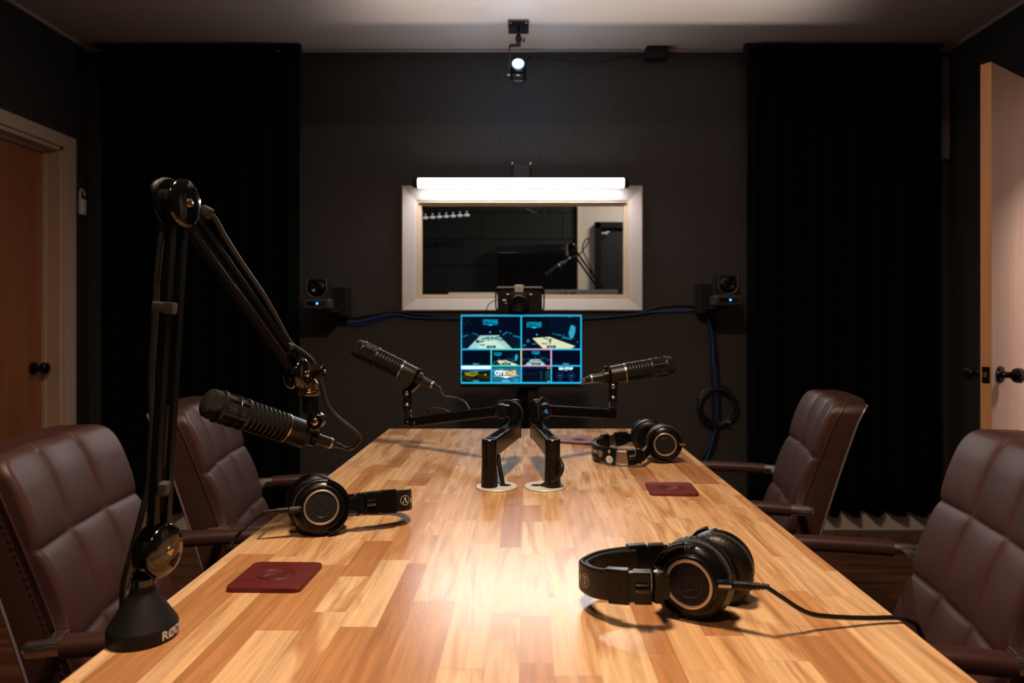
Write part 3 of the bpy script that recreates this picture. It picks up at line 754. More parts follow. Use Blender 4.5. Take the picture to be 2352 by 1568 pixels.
b = MB(); b.lathe((jb.x, jb.y-.010, jb.z), (0, -1, 0), [(.0065, 0), (.0068, .0010), (.005, .0026), (.0004, .003)], 'brass', 20); b.box((jb.x, jb.y-.0132, jb.z), (.009, .0012, .0015), 'black_satin', rot=Matrix.Rotation(.4, 4, 'Y')); b.build('bolt', bm_)
b = MB(); rp = r1_+ax1_*.006; b.obox(jb+V((-.002, .002, -.002)), rp+V((.0, 0, .010)), .020, .016, 'black_satin', .004); b.lathe(rp-ax1_*.006, ax1_, [(.0130, 0), (.0165, .001), (.0165, .013), (.0130, .014)], 'black_satin', 36); b.build('clamp_ring', bm_)
# cable down the boom arm
cab = [r1_-ax1_*.058, r1_-ax1_*.075, P(812, 1026, 1.22), P(827, 1008, 1.21), P(815, 990, 1.20), P(775, 958, 1.19), P(752, 928, 1.18), P(738, 880, 1.17), P(722, 836, 1.16), P(700, 812, 1.145), P(668, 788, 1.12), P(639, 737, 1.08), P(609, 684, 1.045), P(584, 646, 1.01), P(552, 600, .975), P(514, 540, .93), P(484, 492, .905)]+[B-NB*.0135+(V((.17, .985, 0))*math.cos(math.radians(a_))+V((0, 0, 1))*math.sin(math.radians(a_)))*.0285 for a_ in (15, 50, 85, 120, 155)]+[P(374, 500, .842), P(368, 560, .84), P(360, 640, .835), P(357, 706, .83), P(352, 790, .825), P(347, 880, .82), P(350, 960, .815), P(346, 1040, .81), P(342, 1110, .805), P(326, 1180, .80), P(302, 1270, .81), P(284, 1340, .815), P(281, 1400, .82), P(276, 1452, .82)]
e = cab[-1]; cab += [V((-.477, .83, .775)), V((-.495, .84, .70)), V((-.50, .85, .55))]
b = MB(); b.tube(cab, .0038, 'cable_grey', seg=12, sm=8)
tag(b.build('microphone_cable', loc=cab[0]), 'thick grey cable running along the tall boom arm', 'cable')
# hook-and-loop ties on the boom
for px, py, Y, w_, h_, ang, tx in ((378, 706, .822, .026, .013, 4, 10), (366, 1118, .80, .022, .013, 3, 10), (474, 487, .895, .013, .015, 32, 0), (664, 800, 1.115, .011, .018, 28, 0)):
    b = MB(); c = P(px, py, Y-.006); Rz = Matrix.Rotation(math.radians(ang), 4, 'Y')
    b.box(c, (w_, .014, h_), 'velcro', .0025, rot=Rz)
    if tx: b.box(c+V((w_*.42, -.008, -.001)), (w_*.42, .010, h_*1.05), 'velcro', .001, rot=Rz)
    b.build('cable_tie', bm_)
# control room boom
Ac, Bc = P(1405, 700, 4.5), P(1312, 568, 4.5); Cc = P(1302, 566, 4.5)
tc_ = thing('microphone_boom_arm', 'black boom arm rising behind the window glass', 'microphone arm', P(1405, 720, 4.5))
for sg in (-1, 1):
    b = MB(); d = V((.7, 0, .5)).normalized()*.012*sg; b.obox(Ac+d, Bc+d, .012, .013, 'black_satin', .001); b.build('bar', tc_)
b = MB(); b.cyl(Bc-V((0, .016, 0)), Bc+V((0, .016, 0)), .026, 'black_satin'); b.build('joint_disc', tc_)
b = MB(); q = P(1300, 578, 4.48); b.cyl(q+V((0, 0, .045)), q+V((0, 0, -.02)), .013, 'brass'); b.cyl(q+V((-.03, 0, .02)), q+V((.01, 0, .02)), .008, 'brass'); b.lathe(q+V((0, 0, -.015)), (0, 0, -1), [(.018, 0), (.018, .01)], 'brass', 20); b.build('swivel_collar', tc_)
b = MB(); b.cyl(q+V((0, 0, -.02)), q+V((-.004, 0, -.08)), .012, 'black_satin'); b.build('clamp_stem', tc_)
b = MB(); b.tube([rc-axc*.05, P(1330, 585, 4.45), P(1342, 570, 4.45), P(1352, 555, 4.45), P(1352, 547, 4.45), P(1344, 552, 4.45), P(1338, 570, 4.45), P(1345, 590, 4.47), P(1362, 625, 4.49)], .0045, 'cable_grey', seg=8)
tag(b.build('microphone_cable', loc=rc), 'thin looped cable above the boom arm behind the glass', 'cable')
b = MB(); b.cyl(V((Ac.x, 4.5, Ac.z)), V((Ac.x, 4.5, zz-.04)), .014, 'black_satin'); b.build('mounting_post', tc_)

# ------------------------------------------------------------------ low desk arms
def low_arm(sg, label, base, foot, elbow_xy, upper0, upper1, dot, micr, micax, jb):
    th_ = thing('low_desk_arm', label, 'microphone arm', (base.x, base.y, TZ))
    b = MB(); b.lathe((base.x, base.y, TZ), (0, 0, 1), [(.0445, 0), (.0450, .0010), (.0450, .0030), (.0440, .0042), (.0005, .0042)], 'flange', 64); fl = b.build('base_flange', th_)
    b = MB(); b.lathe((base.x-sg*(-.018)*-1 if False else base.x+sg*.018*-1, base.y+.002, TZ+.0040), (0, 0, 1), [(.0125, 0), (.0125, .0008), (.0004, .0008)], 'black_matte', 24, sx=.75); b.build('cable_hole', fl)
    f = V((foot.x, foot.y, TZ))
    b = MB(); b.lathe(f+V((0, 0, .004)), (0, 0, 1), [(.0180, 0), (.0180, .002), (.0162, .062), (.0158, .064)], 'black_satin', 40); b.build('post', th_)
    z0, z1 = .830, .870
    b = MB(); b.lathe(V((foot.x, foot.y, z0-.001)), (0, 0, 1), [(.0158, 0), (.0166, .0015), (.0166, z1-z0-.001), (.0150, z1-z0+.001)], 'black_satin', 40)
    dirv = (V((elbow_xy[0], elbow_xy[1], 0))-V((foot.x, foot.y, 0)))
    p0 = V((foot.x, foot.y, (z0+z1)/2)); p1 = p0+dirv
    # rounded channel bar
    a, s_, u_ = frame(dirv)
    prof = rrect(.0150, (z1-z0)/2, .004)
    b.sweep([p0, p0+dirv*.5, p1], prof, 'black_satin')
    b.lathe(V((p1.x, p1.y, z0)), (0, 0, 1), [(.0150, 0), (.0158, .001), (.0158, z1-z0-.001), (.0150, z1-z0)], 'black_satin', 36)
    lo = b.build('lower_arm', th_)
    b = MB(); b.sweep([p0+dirv*.16+V((0, 0, (z1-z0)/2+.0004)), p1-dirv*.10+V((0, 0, (z1-z0)/2+.0004))], rrect(.0085, .0006, .0005, 1), 'black_gloss'); b.lathe(V((foot.x, foot.y, z1))+dirv*.13, (0, 0, 1), [(.009, 0), (.009, .0012), (.001, .0014)], 'black_gloss', 24, sx=1); b.build('channel_cover', lo)
    # elbow
    b = MB(); e = V((p1.x, p1.y, z1)); u0 = V(upper0)
    b.lathe(e, (0, 0, 1), [(.0150, 0), (.0158, .001), (.0165, .020), (.0168, .034), (.015, .050), (.010, .0555), (.002, .057)], 'black_satin', 36)
    b.lathe(V((u0.x, u0.y+.018, u0.z)), (0, -1, 0), [(.015, 0), (.0175, .002), (.0175, .033), (.0155, .036), (.002, .0365)], 'black_satin', 36)
    b.obox(e+V((0, 0, .028)), u0, .026, .030, 'black_satin', .006)
    b.build('elbow', th_)
    # upper bar
    u1 = V(upper1); b = MB(); a, s_, u_ = frame(u1-u0)
    b.sweep([u0, (u0+u1)/2, u1], rrect(.0125, .0130, .004), 'black_satin')
    b.lathe(u1+s_*.0128, -s_, [(.012, 0), (.0135, .001), (.0135, .0246), (.012, .0256)], 'black_satin', 32)
    up_ = b.build('upper_arm', th_)
    b = MB(); dp = V(dot); nn = (V((0, 0, CAMZ))-dp); nn = V((0, -1, 0)) if abs(nn.y) > 0 else nn
    b.lathe(dp, nn, [(.0090, -.004), (.0095, 0), (.0085, .0006), (.0003, .0008)], 'black_gloss', 28); b.lathe(dp+nn*.0008, nn, [(.0055, 0), (.0052, .0006), (.0003, .0007)], 'blue_dot', 24, up=(0, 0, 1), sx=.7, sy=1.0); b.build('pivot_cap', up_)
    # mic post
    b = MB(); pb = V((jb[0], jb[1], u1.z-.004)); jt = V((jb[0], jb[1], jb[2]))
    b.ball(pb+V((0, 0, .0)), .011, 'black_satin'); b.obox(pb, u1+V((0, .006, 0)), .012, .012, 'black_satin', .004)
    b.cyl(pb, pb+V((0, 0, .022)), .009, 'black_satin'); Lp = jt.z-pb.z
    for h, r in ((.018, .0125), (.026, .0105), (.033, .0125)): b.lathe(pb+V((0, 0, h)), (0, 0, 1), [(r-.001, 0), (r, .0008), (r, .0034), (r-.001, .0042)], 'black_gloss', 28)
    b.cyl(pb+V((0, 0, .036)), jt+V((0, 0, -.006)), .0115, 'black_satin'); b.build('swivel_post', th_)
    b = MB(); b.cyl(jt+V((0, .013, 0)), jt+V((0, -.013, 0)), .0135, 'black_satin', seg=30)
    rp = micr+micax*.006; b.obox(jt, rp+V((0, 0, -.008)), .018, .018, 'black_satin', .004); b.lathe(rp-micax*.006, micax, [(.0130, 0), (.0170, .001), (.0170, .013), (.0130, .014)], 'black_satin', 36)
    b.cyl(rp+V((0, 0, .010)), rp+V((0, 0, .021)), .005, 'black_satin'); b.ball(rp+V((0, 0, .023)), .007, 'black_satin', (1.1, .8, .8)); b.build('microphone_clamp', th_)
    b = MB(); b.lathe(jt+V((0, -.013, 0)), (0, -1, 0), [(.0062, 0), (.0064, .001), (.0045, .0026), (.0003, .003)], 'brass', 18); b.build('bolt', th_)
    b = MB(); q = (pb+V((0, -.0112, Lp*.62))); b.ball(q, .0042, 'chrome', (1.4, .5, .9), 14); b.build('rivet', th_)
    return th_
bL, bR = T(1141, 1119), T(1252, 1119)
YB, YE = 1.472, 1.725
fL, fR = P(1124, 0, YB), P(1269, 0, YB)
eL = (P(1183, 0, YE).x, YE); eR = (P(1232, 0, YE).x, YE)
uL0, uL1 = P(1152, 943, 1.71), P(953, 968, 1.92)
uR0, uR1 = P(1252, 942, 1.70), P(1402, 950, 1.86)
la = low_arm(-1, 'low black desk arm on the left silver flange, reaching left', bL, fL, eL, uL0, uL1, uL1+V((.004, -.0165, 0)), r2_, ax2_, (P(936, 0, 1.92).x, 1.918, P(0, 901, 1.918).z))
ra = low_arm(1, 'low black desk arm on the right silver flange, reaching right', bR, fR, eR, uR0, uR1, uR0+V((.002, -.0185, 0)), r3_, ax3_, (P(1408, 0, 1.86).x, 1.862, P(0, 886, 1.86).z))
def cable(pts, r, m, label, sm=8):
    b = MB(); b.tube(pts, r, m, seg=10, sm=sm); return tag(b.build('cable', loc=pts[0]), label, 'cable')
cable([r2_-ax2_*.058, P(1020, 909, 1.88), P(1045, 913, 1.88), P(1066, 922, 1.88), P(1077, 938, 1.82), P(1079, 948, 1.80)], .0024, 'cable_grey', 'thin grey cable hanging from the rear of the left desk microphone')
cable([P(984, 950, 1.90), P(986, 940, 1.89), P(1000, 937, 1.88), P(1018, 940, 1.87), P(1034, 947, 1.86)], .0024, 'cable_grey', 'short loop of grey cable resting on the left low arm')
cable([P(1136, 934, 1.72), P(1146, 923, 1.70), P(1168, 920, 1.68), P(1190, 928, 1.67), P(1200, 947, 1.67), P(1196, 965, 1.68), P(1184, 978, 1.70)], .0026, 'cable_grey', 'grey cable looping over the elbow of the left low arm')
cable([P(1144, 1044, 1.50), P(1148, 1075, 1.49), P(1153, 1100, 1.485), P(1156, 1117, 1.484)], .0050, 'rubber', 'thick black cable dropping into the left silver flange')
cable([r3_-ax3_*.058, P(1342, 876, 1.84), P(1333, 883, 1.83), P(1350, 881, 1.82), P(1378, 880, 1.82), P(1391, 893, 1.82), P(1390, 912, 1.83), P(1377, 934, 1.84)], .0024, 'cable_grey', 'thin grey cable hanging from the rear of the right desk microphone')
cable([P(1238, 976, 1.69), P(1237, 955, 1.67), P(1236, 930, 1.665), P(1241, 916, 1.67), P(1250, 914, 1.68), P(1260, 924, 1.70)], .0026, 'cable_grey', 'grey cable looping over the elbow of the right low arm')
cable([P(1283, 1052, 1.48), P(1291, 1072, 1.455), P(1284, 1092, 1.455), P(1266, 1105, 1.46), P(1246, 1115, 1.475)], .0050, 'rubber', 'thick black cable curling round the post into the right silver flange')

# ------------------------------------------------------------------ headphones
def headphones(label, band, W, cups, ext, txt, loc, flip=False):
    """band: world points, front strand end -> apex -> back strand end; cups: [(centre, outward normal, band end dir)]"""
    W = V(W).normalized(); th_ = thing('headphones', label, 'headphones', loc)
    path = smooth_path(band, 14)
    cum = [0]
    for i in range(1, len(path)): cum.append(cum[-1]+(path[i]-path[i-1]).length)
    Ltot = cum[-1]
    def at(s):
        s = max(0, min(Ltot, s))
        for i in range(1, len(cum)):
            if cum[i] >= s:
                f = (s-cum[i-1])/max(1e-9, cum[i]-cum[i-1]); p = path[i-1].lerp(path[i], f)
                i0, i1 = max(0, i-2), min(len(path)-1, i+1); return p, (path[i1]-path[i0]).normalized()
        return path[-1], (path[-1]-path[-2]).normalized()
    cen = sum(path, V((0, 0, 0)))/len(path)
    s0 = .064+ext[0]; s1 = Ltot-.064-ext[1]
    seg = [at(s0+(s1-s0)*k/40)[0] for k in range(41)]
    out = 1 if (at(Ltot/2)[1].cross(W)).dot(at(Ltot/2)[0]-cen) > 0 else -1
    def prof(h, th, r=.003, o=0): return [(q[0]+o, q[1]) for q in rrect(th, h, r)]
    b = MB(); b.sweep(seg, prof(.0185, .0040, .0035), 'leather_black', up=W); bd = b.build('headband', th_)
    b = MB(); b.sweep([at(s0+.012+(s1-s0-.024)*k/40)[0] for k in range(41)], prof(.0165, .0045, .004, -out*.006), 'leather_black', up=W); b.build('headband_padding', bd)
    # lettering on the outside, wrapped along the band
    if txt:
        sc0, sgn = txt
        vs, fs = text_geo('audio-technica', .0155, 'LEFT', .0002); b = MB()
        def wrap(v):
            p, a = at(sc0+sgn*v.x); return p+a.cross(W).normalized()*out*.0043+W*(v.y*(-1 if flip else 1))
        b.add([wrap(v) for v in vs], fs, 'white_print')
        c0_ = -.012
        for rad, w_ in ((.0085, .0007),):
            n = 40; ring = []
            for k in range(n): a = 2*PI*k/n; ring += [wrap(V((c0_+rad*math.cos(a), rad*math.sin(a), 0))), wrap(V((c0_+(rad-w_)*math.cos(a), (rad-w_)*math.sin(a), 0)))]
            b.add(ring, [(2*k, 2*((k+1) % n), 2*((k+1) % n)+1, 2*k+1) for k in range(n)], 'white_print')
        for x0, y0, x1, y1 in ((-.0045, -.0045, 0, .006), (0, .006, .0045, -.0045), (.0045, -.0045, -.0045, -.0045), (.0005, -.0045, 0, .006)):
            d = V((x1-x0, y1-y0, 0)).normalized(); nn = V((-d.y, d.x, 0))*.0004
            q0, q1 = V((c0_+x0, y0, 0)), V((c0_+x1, y1, 0)); b.add([wrap(q0+nn), wrap(q1+nn), wrap(q1-nn), wrap(q0-nn)], [(0, 1, 2, 3)], 'white_print')
        b.build('lettering', bd)
    for side, (cc, n, jack) in enumerate(cups):
        S = lambda s: at(s) if side == 0 else (at(Ltot-s)[0], -at(Ltot-s)[1])
        cc = V(cc); n = V(n).normalized()
        # hinge chain
        b = MB(); o_ = 0
        pts = [S(.060+ext[side]+k*.005)[0] for k in range(6)]; b.sweep(pts, prof(.0205, .0068, .0025), 'black_satin', up=W)
        p, a = S(.0725+ext[side]); q = p+a.cross(W).normalized()*out*(.0069)*(1 if side == 0 else -1); b.obox(q-W*.010, q+W*.010, .0014, .0010, 'black_gloss', up=a); b.build('end_cap', th_)
        b = MB(); b.sweep([S(.048+k*(ext[side]+.016)/5)[0] for k in range(6)], prof(.0150 if ext[side] > .002 else .0175, .0012 if ext[side] > .002 else .0045, .0010), 'silver' if ext[side] > .002 else 'black_satin', up=W); b.build('slider', th_)
        b = MB(); b.sweep([S(.034+k*.005)[0] for k in range(5)], prof(.0195, .0065, .0025), 'black_satin', up=W)
        p, a = S(.036); nn = n*.006; b.cyl(p+n*.0075+a*.014, p+n*.0075-a*.002, .0062, 'black_gloss', seg=20); b.build('hinge_block', th_)
        b = MB(); p, a = S(.026); b.cyl(p-W*.0175, p+W*.0175, .0072, 'black_satin', seg=24); p2 = S(.014)[0]; b.obox(p, p2, .010, .028, 'black_satin', .002, up=W); hg = b.build('hinge', th_)
        b = MB(); b.lathe(p+W*.0175, W, [(.0052, 0), (.005, .0008), (.0008, .0012)], 'silver', 18); b.lathe(p-W*.0175, -W, [(.0052, 0), (.005, .0008), (.0008, .0012)], 'silver', 18); b.build('screw', hg)
        # cup
        a_, e1, e2 = frame(n, W)
        bdv = (S(.02)[0]-cc); bdv -= n*bdv.dot(n); bdv -= W*bdv.dot(W)*0; bdv.normalize()
        wv = n.cross(bdv).normalized()
        b = MB(); b.lathe(cc, n, [(.036, -.022), (.0425, -.020), (.0448, -.014), (.0450, -.006), (.0440, -.001), (.0405, .0035), (.0345, .0055), (.0335, .0085), (.0325, .0098), (.0290, .0102), (.0288, .0090), (.0250, .0090), (.0248, .0080), (.0005, .0080)], 'black_satin', 72, up=W); cup = b.build('ear_cup', th_)
        b = MB(); b.lathe(cc+n*.0090, n, [(.0252, 0), (.0254, .0016), (.0262, .0020), (.0280, .0020), (.0287, .0015), (.0289, 0), (.0252, 0)], 'copper_ring', 72, up=W, cap=False)
        b.bm.faces.ensure_lookup_table()
        b.build('accent_ring', cup)
        b = MB(); b.lathe(cc+n*.0082, n, [(.0245, 0), (.0245, .0006), (.0005, .0006)], 'black_matte', 48, up=W)
        ring = [cc+n*.0092+(e1*math.cos(k*PI/20)+e2*math.sin(k*PI/20))*.0160 for k in range(40)]
        b.tube(ring, .0004, 'ptz_base', seg=4, sm=0, closed=True)
        tri = [(-.011, -.004), (.007, .009), (.009, -.010)]
        tri = [cc+n*.0092+e1*x_+e2*y_ for x_, y_ in tri]; b.tube(tri, .0004, 'ptz_base', seg=4, sm=0, closed=True); b.tube([tri[1], tri[0].lerp(tri[2], .55)], .0004, 'ptz_base', seg=4, sm=0)
        b.build('emblem', cup)
        # yoke: half ring on the band side
        b = MB(); arc = []
        for k in range(25):
            a = math.radians(-76+152*k/24); arc.append(cc+n*.0035+(bdv*math.cos(a)+wv*math.sin(a))*.0440)
        b.sweep(arc, rrect(.0030, .0042, .0018), 'black_gloss', up=n)
        b.ball(cc+n*.001+wv*.0415, .0035, 'black_satin', seg=10); b.ball(cc+n*.001-wv*.0415, .0035, 'black_satin', seg=10)
        b.obox(cc+bdv*.043, S(.016)[0], .010, .024, 'black_satin', .002, up=W)
        b.build('yoke', cup)
        # cushion
        b = MB(); wr = lambda tt, h: 1+.012*math.sin(tt*46)*math.exp(-((h+.018)/.008)**2)
        b.lathe(cc-n*.006, n, [(.024, -.012), (.0265, -.030), (.033, -.0355), (.040, -.034), (.0455, -.028), (.0470, -.021), (.0458, -.0155), (.0440, -.012)], 'leather_black', 138, up=W, mod=wr, sy=1.03); b.build('ear_cushion', cup)
        b = MB(); b.lathe(cc-n*.012, n, [(.0445, -.006), (.0458, -.0052), (.0458, -.0042), (.0445, -.0034)], 'ptz_lip', 72, up=W); b.build('piping', cup)
        if jack:
            jd = V(jack); jd = (jd-n*jd.dot(n)).normalized(); jo = cc+n*.004+jd*.030
            b = MB(); b.cyl(jo, jo+jd*.022, .0062, 'black_satin', seg=20); b.obox(jo-jd*.006, jo+jd*.021, .010, .012, 'black_satin', .003, up=W)
            q = jo+n*.0064; b.obox(q+jd*.006, q+jd*.021, .0030, .0012, 'silver', up=n); b.build('jack_socket', cup)
            if jack is not None and len(jack) == 3 and side == 0 and PLUG.get('on'):
                b = MB(); q = jo+jd*.022; b.cyl(q, q+jd*.018, .0052, 'black_plastic')
                for k in range(5): b.cyl(q+jd*(.018+k*.0042), q+jd*(.021+k*.0042), .0048-.0004*k, 'black_plastic', seg=16)
                b.cyl(q+jd*.018, q+jd*.040, .003, 'black_plastic', seg=14); b.build('plug', cup); PLUG['end'] = q+jd*.040
    return th_, at
PLUG = {'on': True}
# near right pair
zc = .808
cF, cB = V((.198, .822, zc)), V((.256, .902, .805))
nF = V((-.49, -.87, .05)).normalized()
bandA = [V((.180, .802, .811)), V((.146, .799, .811)), V((.110, .808, .809)), V((.083, .831, .804)), V((.071, .864, .800)), V((.077, .890, .797)), V((.100, .917, .796)), V((.140, .934, .796)), V((.188, .940, .797)), V((.222, .932, .798))]
hpA, atA = headphones('black headphones nearest the camera on the right, cable running off the table', bandA, (0, 0, 1), [(cF, nF, (.067, -.052, .012)), (cB, V((.45, .87, .12)), None)], (0, 0), (.134, 1), (.17, .86, TZ), flip=True)
endA = PLUG['end']
cable([endA-V((.004, -.001, 0)), P(1800, 1374, .782), P(1835, 1397, .786), P(1870, 1411, .793), P(1930, 1417, .800), P(2000, 1419, .808), P(2055, 1418, .812), P(2090, 1425, .812), P(2112, 1448, .812), V((.478, .812, .70)), V((.480, .812, .5))], .0028, 'rubber', 'black cable from the nearest headphones hanging over the right table edge')
# left pair, seen face-on
cc = P(738, 1165, 1.150)
nL = (V((0, 0, CAMZ))-cc).normalized(); nL = (nL+V((.02, 0, 0))).normalized()
uL = V((0, 0, 1)).cross(nL).normalized(); WL = nL.cross(uL).normalized()      # uL points right in the picture
def LP(u, n, w=0): return cc+uL*u-nL*n+WL*w
bandL = [LP(.040, -.004, .001), LP(.075, .0, .001), LP(.110, .004, .001), LP(.140, .012, .001), LP(.153, .034, .002), LP(.150, .066, .002), LP(.130, .092, .002), LP(.10, .104, .002), LP(.062, .108, .002), LP(.030, .10, .002)]
hpL, atL = headphones('black headphones lying on the left half of the table', bandL, WL, [(cc, nL, -uL), (LP(-.012, .098, .012), -nL, None)], (0, 0), (.113, 1), (cc.x, cc.y, TZ))
endL = PLUG['end']
cable([endL, P(618, 1176, 1.17), P(585, 1192, 1.17), P(556, 1218, 1.15), P(538, 1240, 1.14), P(528, 1262, 1.12), V((-.492, 1.12, .70)), V((-.50, 1.13, .5))], .0024, 'rubber', 'black cable from the left headphones hanging over the left table edge')
# far right pair
PLUG['on'] = False
ca = V((.352, 1.735, .812)); cb = V((.335, 1.880, .812))
bandF = [P(1490, 1044, 1.690), P(1462, 1048, 1.685), P(1432, 1051, 1.690), P(1400, 1046, 1.705), P(1370, 1037, 1.745), P(1362, 1028, 1.79), P(1371, 1020, 1.84), P(1395, 1013, 1.885), P(1425, 1007, 1.90), P(1455, 1003, 1.905)]
hpF, atF = headphones('black headphones near the far right corner of the table, with a round sticker', bandF, (0, .10, 1), [(ca, V((-.10, -.99, .04)), (1, 0, 0)), (cb, V((.10, .98, .1)), None)], (.022, .018), (.140, 1), (.28, 1.78, TZ), flip=True)
p, a = atF(.097); o_ = V((0, -1, 0)); o_ = (o_-a*o_.dot(a)).normalized()
b = MB(); q = p+o_*.0075-V((0, 0, .008)); b.lathe(q, o_, [(.0092, 0), (.0092, .0006), (.0004, .0007)], 'white_plastic', 28); b.lathe(q-a*.003-V((0, 0, .0006)), o_, [(.0092, -.0002), (.0092, .0003), (.0004, .0004)], 'green_sticker', 28)
vs, fs = text_geo('8', .014, 'CENTER', .0002); s_ = -a if a.x < 0 else a; b.add([p+o_*.0077+V((0, 0, .011))+s_*(v.x*.9)+V((0, 0, v.y*.8)) for v in vs], fs, 'white_print')
b.build('sticker', hpF)

# ------------------------------------------------------------------ coasters
def coaster(corners, label, m):
    cs = [T(*c) for c in corners]; ce = sum(cs, V((0, 0, 0)))/4
    e1 = ((cs[1]-cs[0])+(cs[2]-cs[3])).normalized(); hw_ = .0505; e2 = V((-e1.y, e1.x, 0))
    prof = rrect(hw_, hw_, .010, 5); b = MB(); vs = []; fs = []; n = len(prof)
    lv = [(1, .0), (1.0, .0050), (.985, .0062)]
    for s_, h in lv:
        for q in prof: vs.append(V((ce.x, ce.y, TZ+h))+e1*q[0]*s_+e2*q[1]*s_)
    for i in range(len(lv)-1):
        for k in range(n): k2 = (k+1) % n; fs.append((i*n+k, i*n+k2, (i+1)*n+k2, (i+1)*n+k))
    fs.append(tuple(range(n-1, -1, -1))); fs.append(tuple(2*n+k for k in range(n)))
    b.add(vs, fs, m); root = tag(b.build('coaster', loc=(ce.x, ce.y, TZ)), label, 'coaster')
    b = MB(); C0 = V((ce.x, ce.y, TZ+.0063))
    for r in (.026, .0215): b.tube([C0+e1*r*math.cos(k*PI/24)+e2*r*.80*math.sin(k*PI/24) for k in range(48)], .0004, 'emboss', seg=4, sm=0, closed=True)
    for k in range(-3, 4): b.tube([C0+e1*(-.014)+e2*(.004*k-.001), C0+e1*.004*k+e2*(.004*k+.002), C0+e1*.014+e2*.004*k], .0004, 'emboss', seg=4, sm=3)
    for a in range(0, 360, 20): q = C0+e1*.0238*math.cos(math.radians(a))+e2*.019*math.sin(math.radians(a)); b.box(q, (.002, .002, .0006), 'emboss')
    b.build('embossed_mark', root); return root
coaster([(521, 1364), (690, 1365), (742, 1298), (579, 1296)], 'dark red square leather coaster in the left foreground of the table', 'coaster')
coaster([(1490, 1139), (1601, 1141), (1592, 1113), (1485, 1112)], 'brown red square coaster near the right table edge', 'coaster_far')
coaster([(1286, 1018), (1355, 1023), (1375, 1009), (1306, 1006)], 'brown red square coaster at the far end, left of the far headphones', 'coaster_far')

# ------------------------------------------------------------------ monitor with multiview picture
MY = 3.0
def S5(cx, cy, d=0): return P(1040+cx*.19129, 600+cy*.19133, MY-d)
mon = thing('desk_display', 'lit monitor showing a grid of camera pictures behind the table', 'monitor', P(1196, 980, MY+.06))
b = MB(); q0, q1 = S5(86, 634), S5(1556, 1512)
b.box(((q0.x+q1.x)/2, MY+.016, (q0.z+q1.z)/2), (q1.x-q0.x, .028, q0.z-q1.z), 'black_plastic', .003); b.box(((q0.x+q1.x)/2, MY+.045, (q0.z+q1.z)/2-.01), (.26, .04, .20), 'black_plastic', .01); b.build('housing', mon)
b = MB()
def quad(x0, y0, x1, y1, col, s=1.0, d=.001): b.face([S5(x0, y0, d), S5(x1, y0, d), S5(x1, y1, d), S5(x0, y1, d)], em(col, s))
def poly(pts, col, s=1.0, d=.0016): b.face([S5(x_, y_, d) for x_, y_ in pts], em(col, s))
def blob(cx_, cy_, rx, ry, col, s=1, d=.0016): poly([(cx_+rx*math.cos(k*PI/9), cy_+ry*math.sin(k*PI/9)) for k in range(18)], col, s, d)
def line(x0, y0, x1, y1, w_, col, s=1, d=.002):
    dv = V((x1-x0, y1-y0, 0)).normalized(); nx_, ny_ = -dv.y*w_/2, dv.x*w_/2
    poly([(x0+nx_, y0+ny_), (x1+nx_, y1+ny_), (x1-nx_, y1-ny_), (x0-nx_, y0-ny_)], col, s, d)
def word(s, cx_, cy_, h, col, st=1, wscale=1.0, bold=0, d=.0024):
    vs, fs = text_geo(s, h, 'CENTER', bold); b.add([S5(cx_+v.x*wscale, cy_-v.y, d) for v in vs], fs, em(col, st))
CYAN = (.02, .42, .66); NAVY = (.0008, .0035, .014); TAB = (.36, .60, .55); TAB2 = (.62, .66, .42); LOGO = (.0, .50, .75)
quad(98, 645, 1548, 1467, CYAN, 1.0, .0004)
X = [110, 456, 468, 814, 830, 1174, 1188, 1533]
quad(110, 660, 814, 1046, NAVY); quad(830, 660, 1533, 1046, NAVY)
for k, (x0, x1) in enumerate(((110, 455), (468, 814), (830, 1174), (1190, 1533))):
    quad(x0, 1064, x1, 1246, NAVY); quad(x0, 1262, x1, 1449, NAVY)
def room1(ox, oy, k):
    f = lambda x_, y_: (ox+(x_-110)*k, oy+(y_-660)*k)
    poly([f(110, 1046), f(110, 860), f(250, 850), f(330, 880), f(180, 1046)], (.001, .010, .022), 1, .0012); poly([f(814, 1046), f(814, 880), f(690, 850), f(560, 880), f(705, 1046)], (.001, .010, .022), 1, .0012)
    poly([f(178, 1046), f(330, 890), f(552, 886), f(708, 1046)], TAB, .8, .0014); poly([f(300, 1046), f(340, 960), f(520, 955), f(640, 1046)], (.50, .66, .56), .9, .0015)
    for a in ((115, 905, 180, 885, 10), (240, 862, 305, 888, 8), (600, 885, 655, 845, 14), (668, 856, 706, 866, 9), (724, 892, 810, 914, 14), (565, 830, 580, 850, 16)): p_, q_ = f(a[0], a[1]), f(a[2], a[3]); line(*p_, *q_, a[4]*k, (.01, .17, .28))
    for a in ((350, 940, 428, 912), (428, 905, 430, 950), (462, 905, 464, 940), (462, 915, 600, 945), (285, 960, 370, 965), (270, 900, 300, 970), (515, 910, 580, 905), (600, 900, 600, 950)): p_, q_ = f(a[0], a[1]), f(a[2], a[3]); line(*p_, *q_, 13*k, (.001, .008, .018), 1, .0022)
    blob(*f(355, 1003), 35*k, 8*k, (.06, .11, .12), 1, .0019); blob(*f(298, 962), 22*k, 15*k, (.001, .008, .018), 1, .0023); blob(*f(448, 850), 8*k, 11*k, (.02, .42, .60), 1, .0019)
    for i in range(14): r_ = random.Random(i); blob(*f(r_.uniform(120, 240), r_.uniform(670, 770)), 7*k, 6*k, (.003, .022, .03), 1, .0013)
    if k > .9: word('CITYSTAGE', *f(450, 724), 62, LOGO, 1, .56, .5)
    else: word('CITYSTAGE', *f(450, 722), 36, LOGO, 1, .50, .3)
    poly([f(410, 757), f(495, 757), f(452, 772)], LOGO, 1, .0018); line(*f(362, 757), *f(540, 757), 4*k, LOGO)
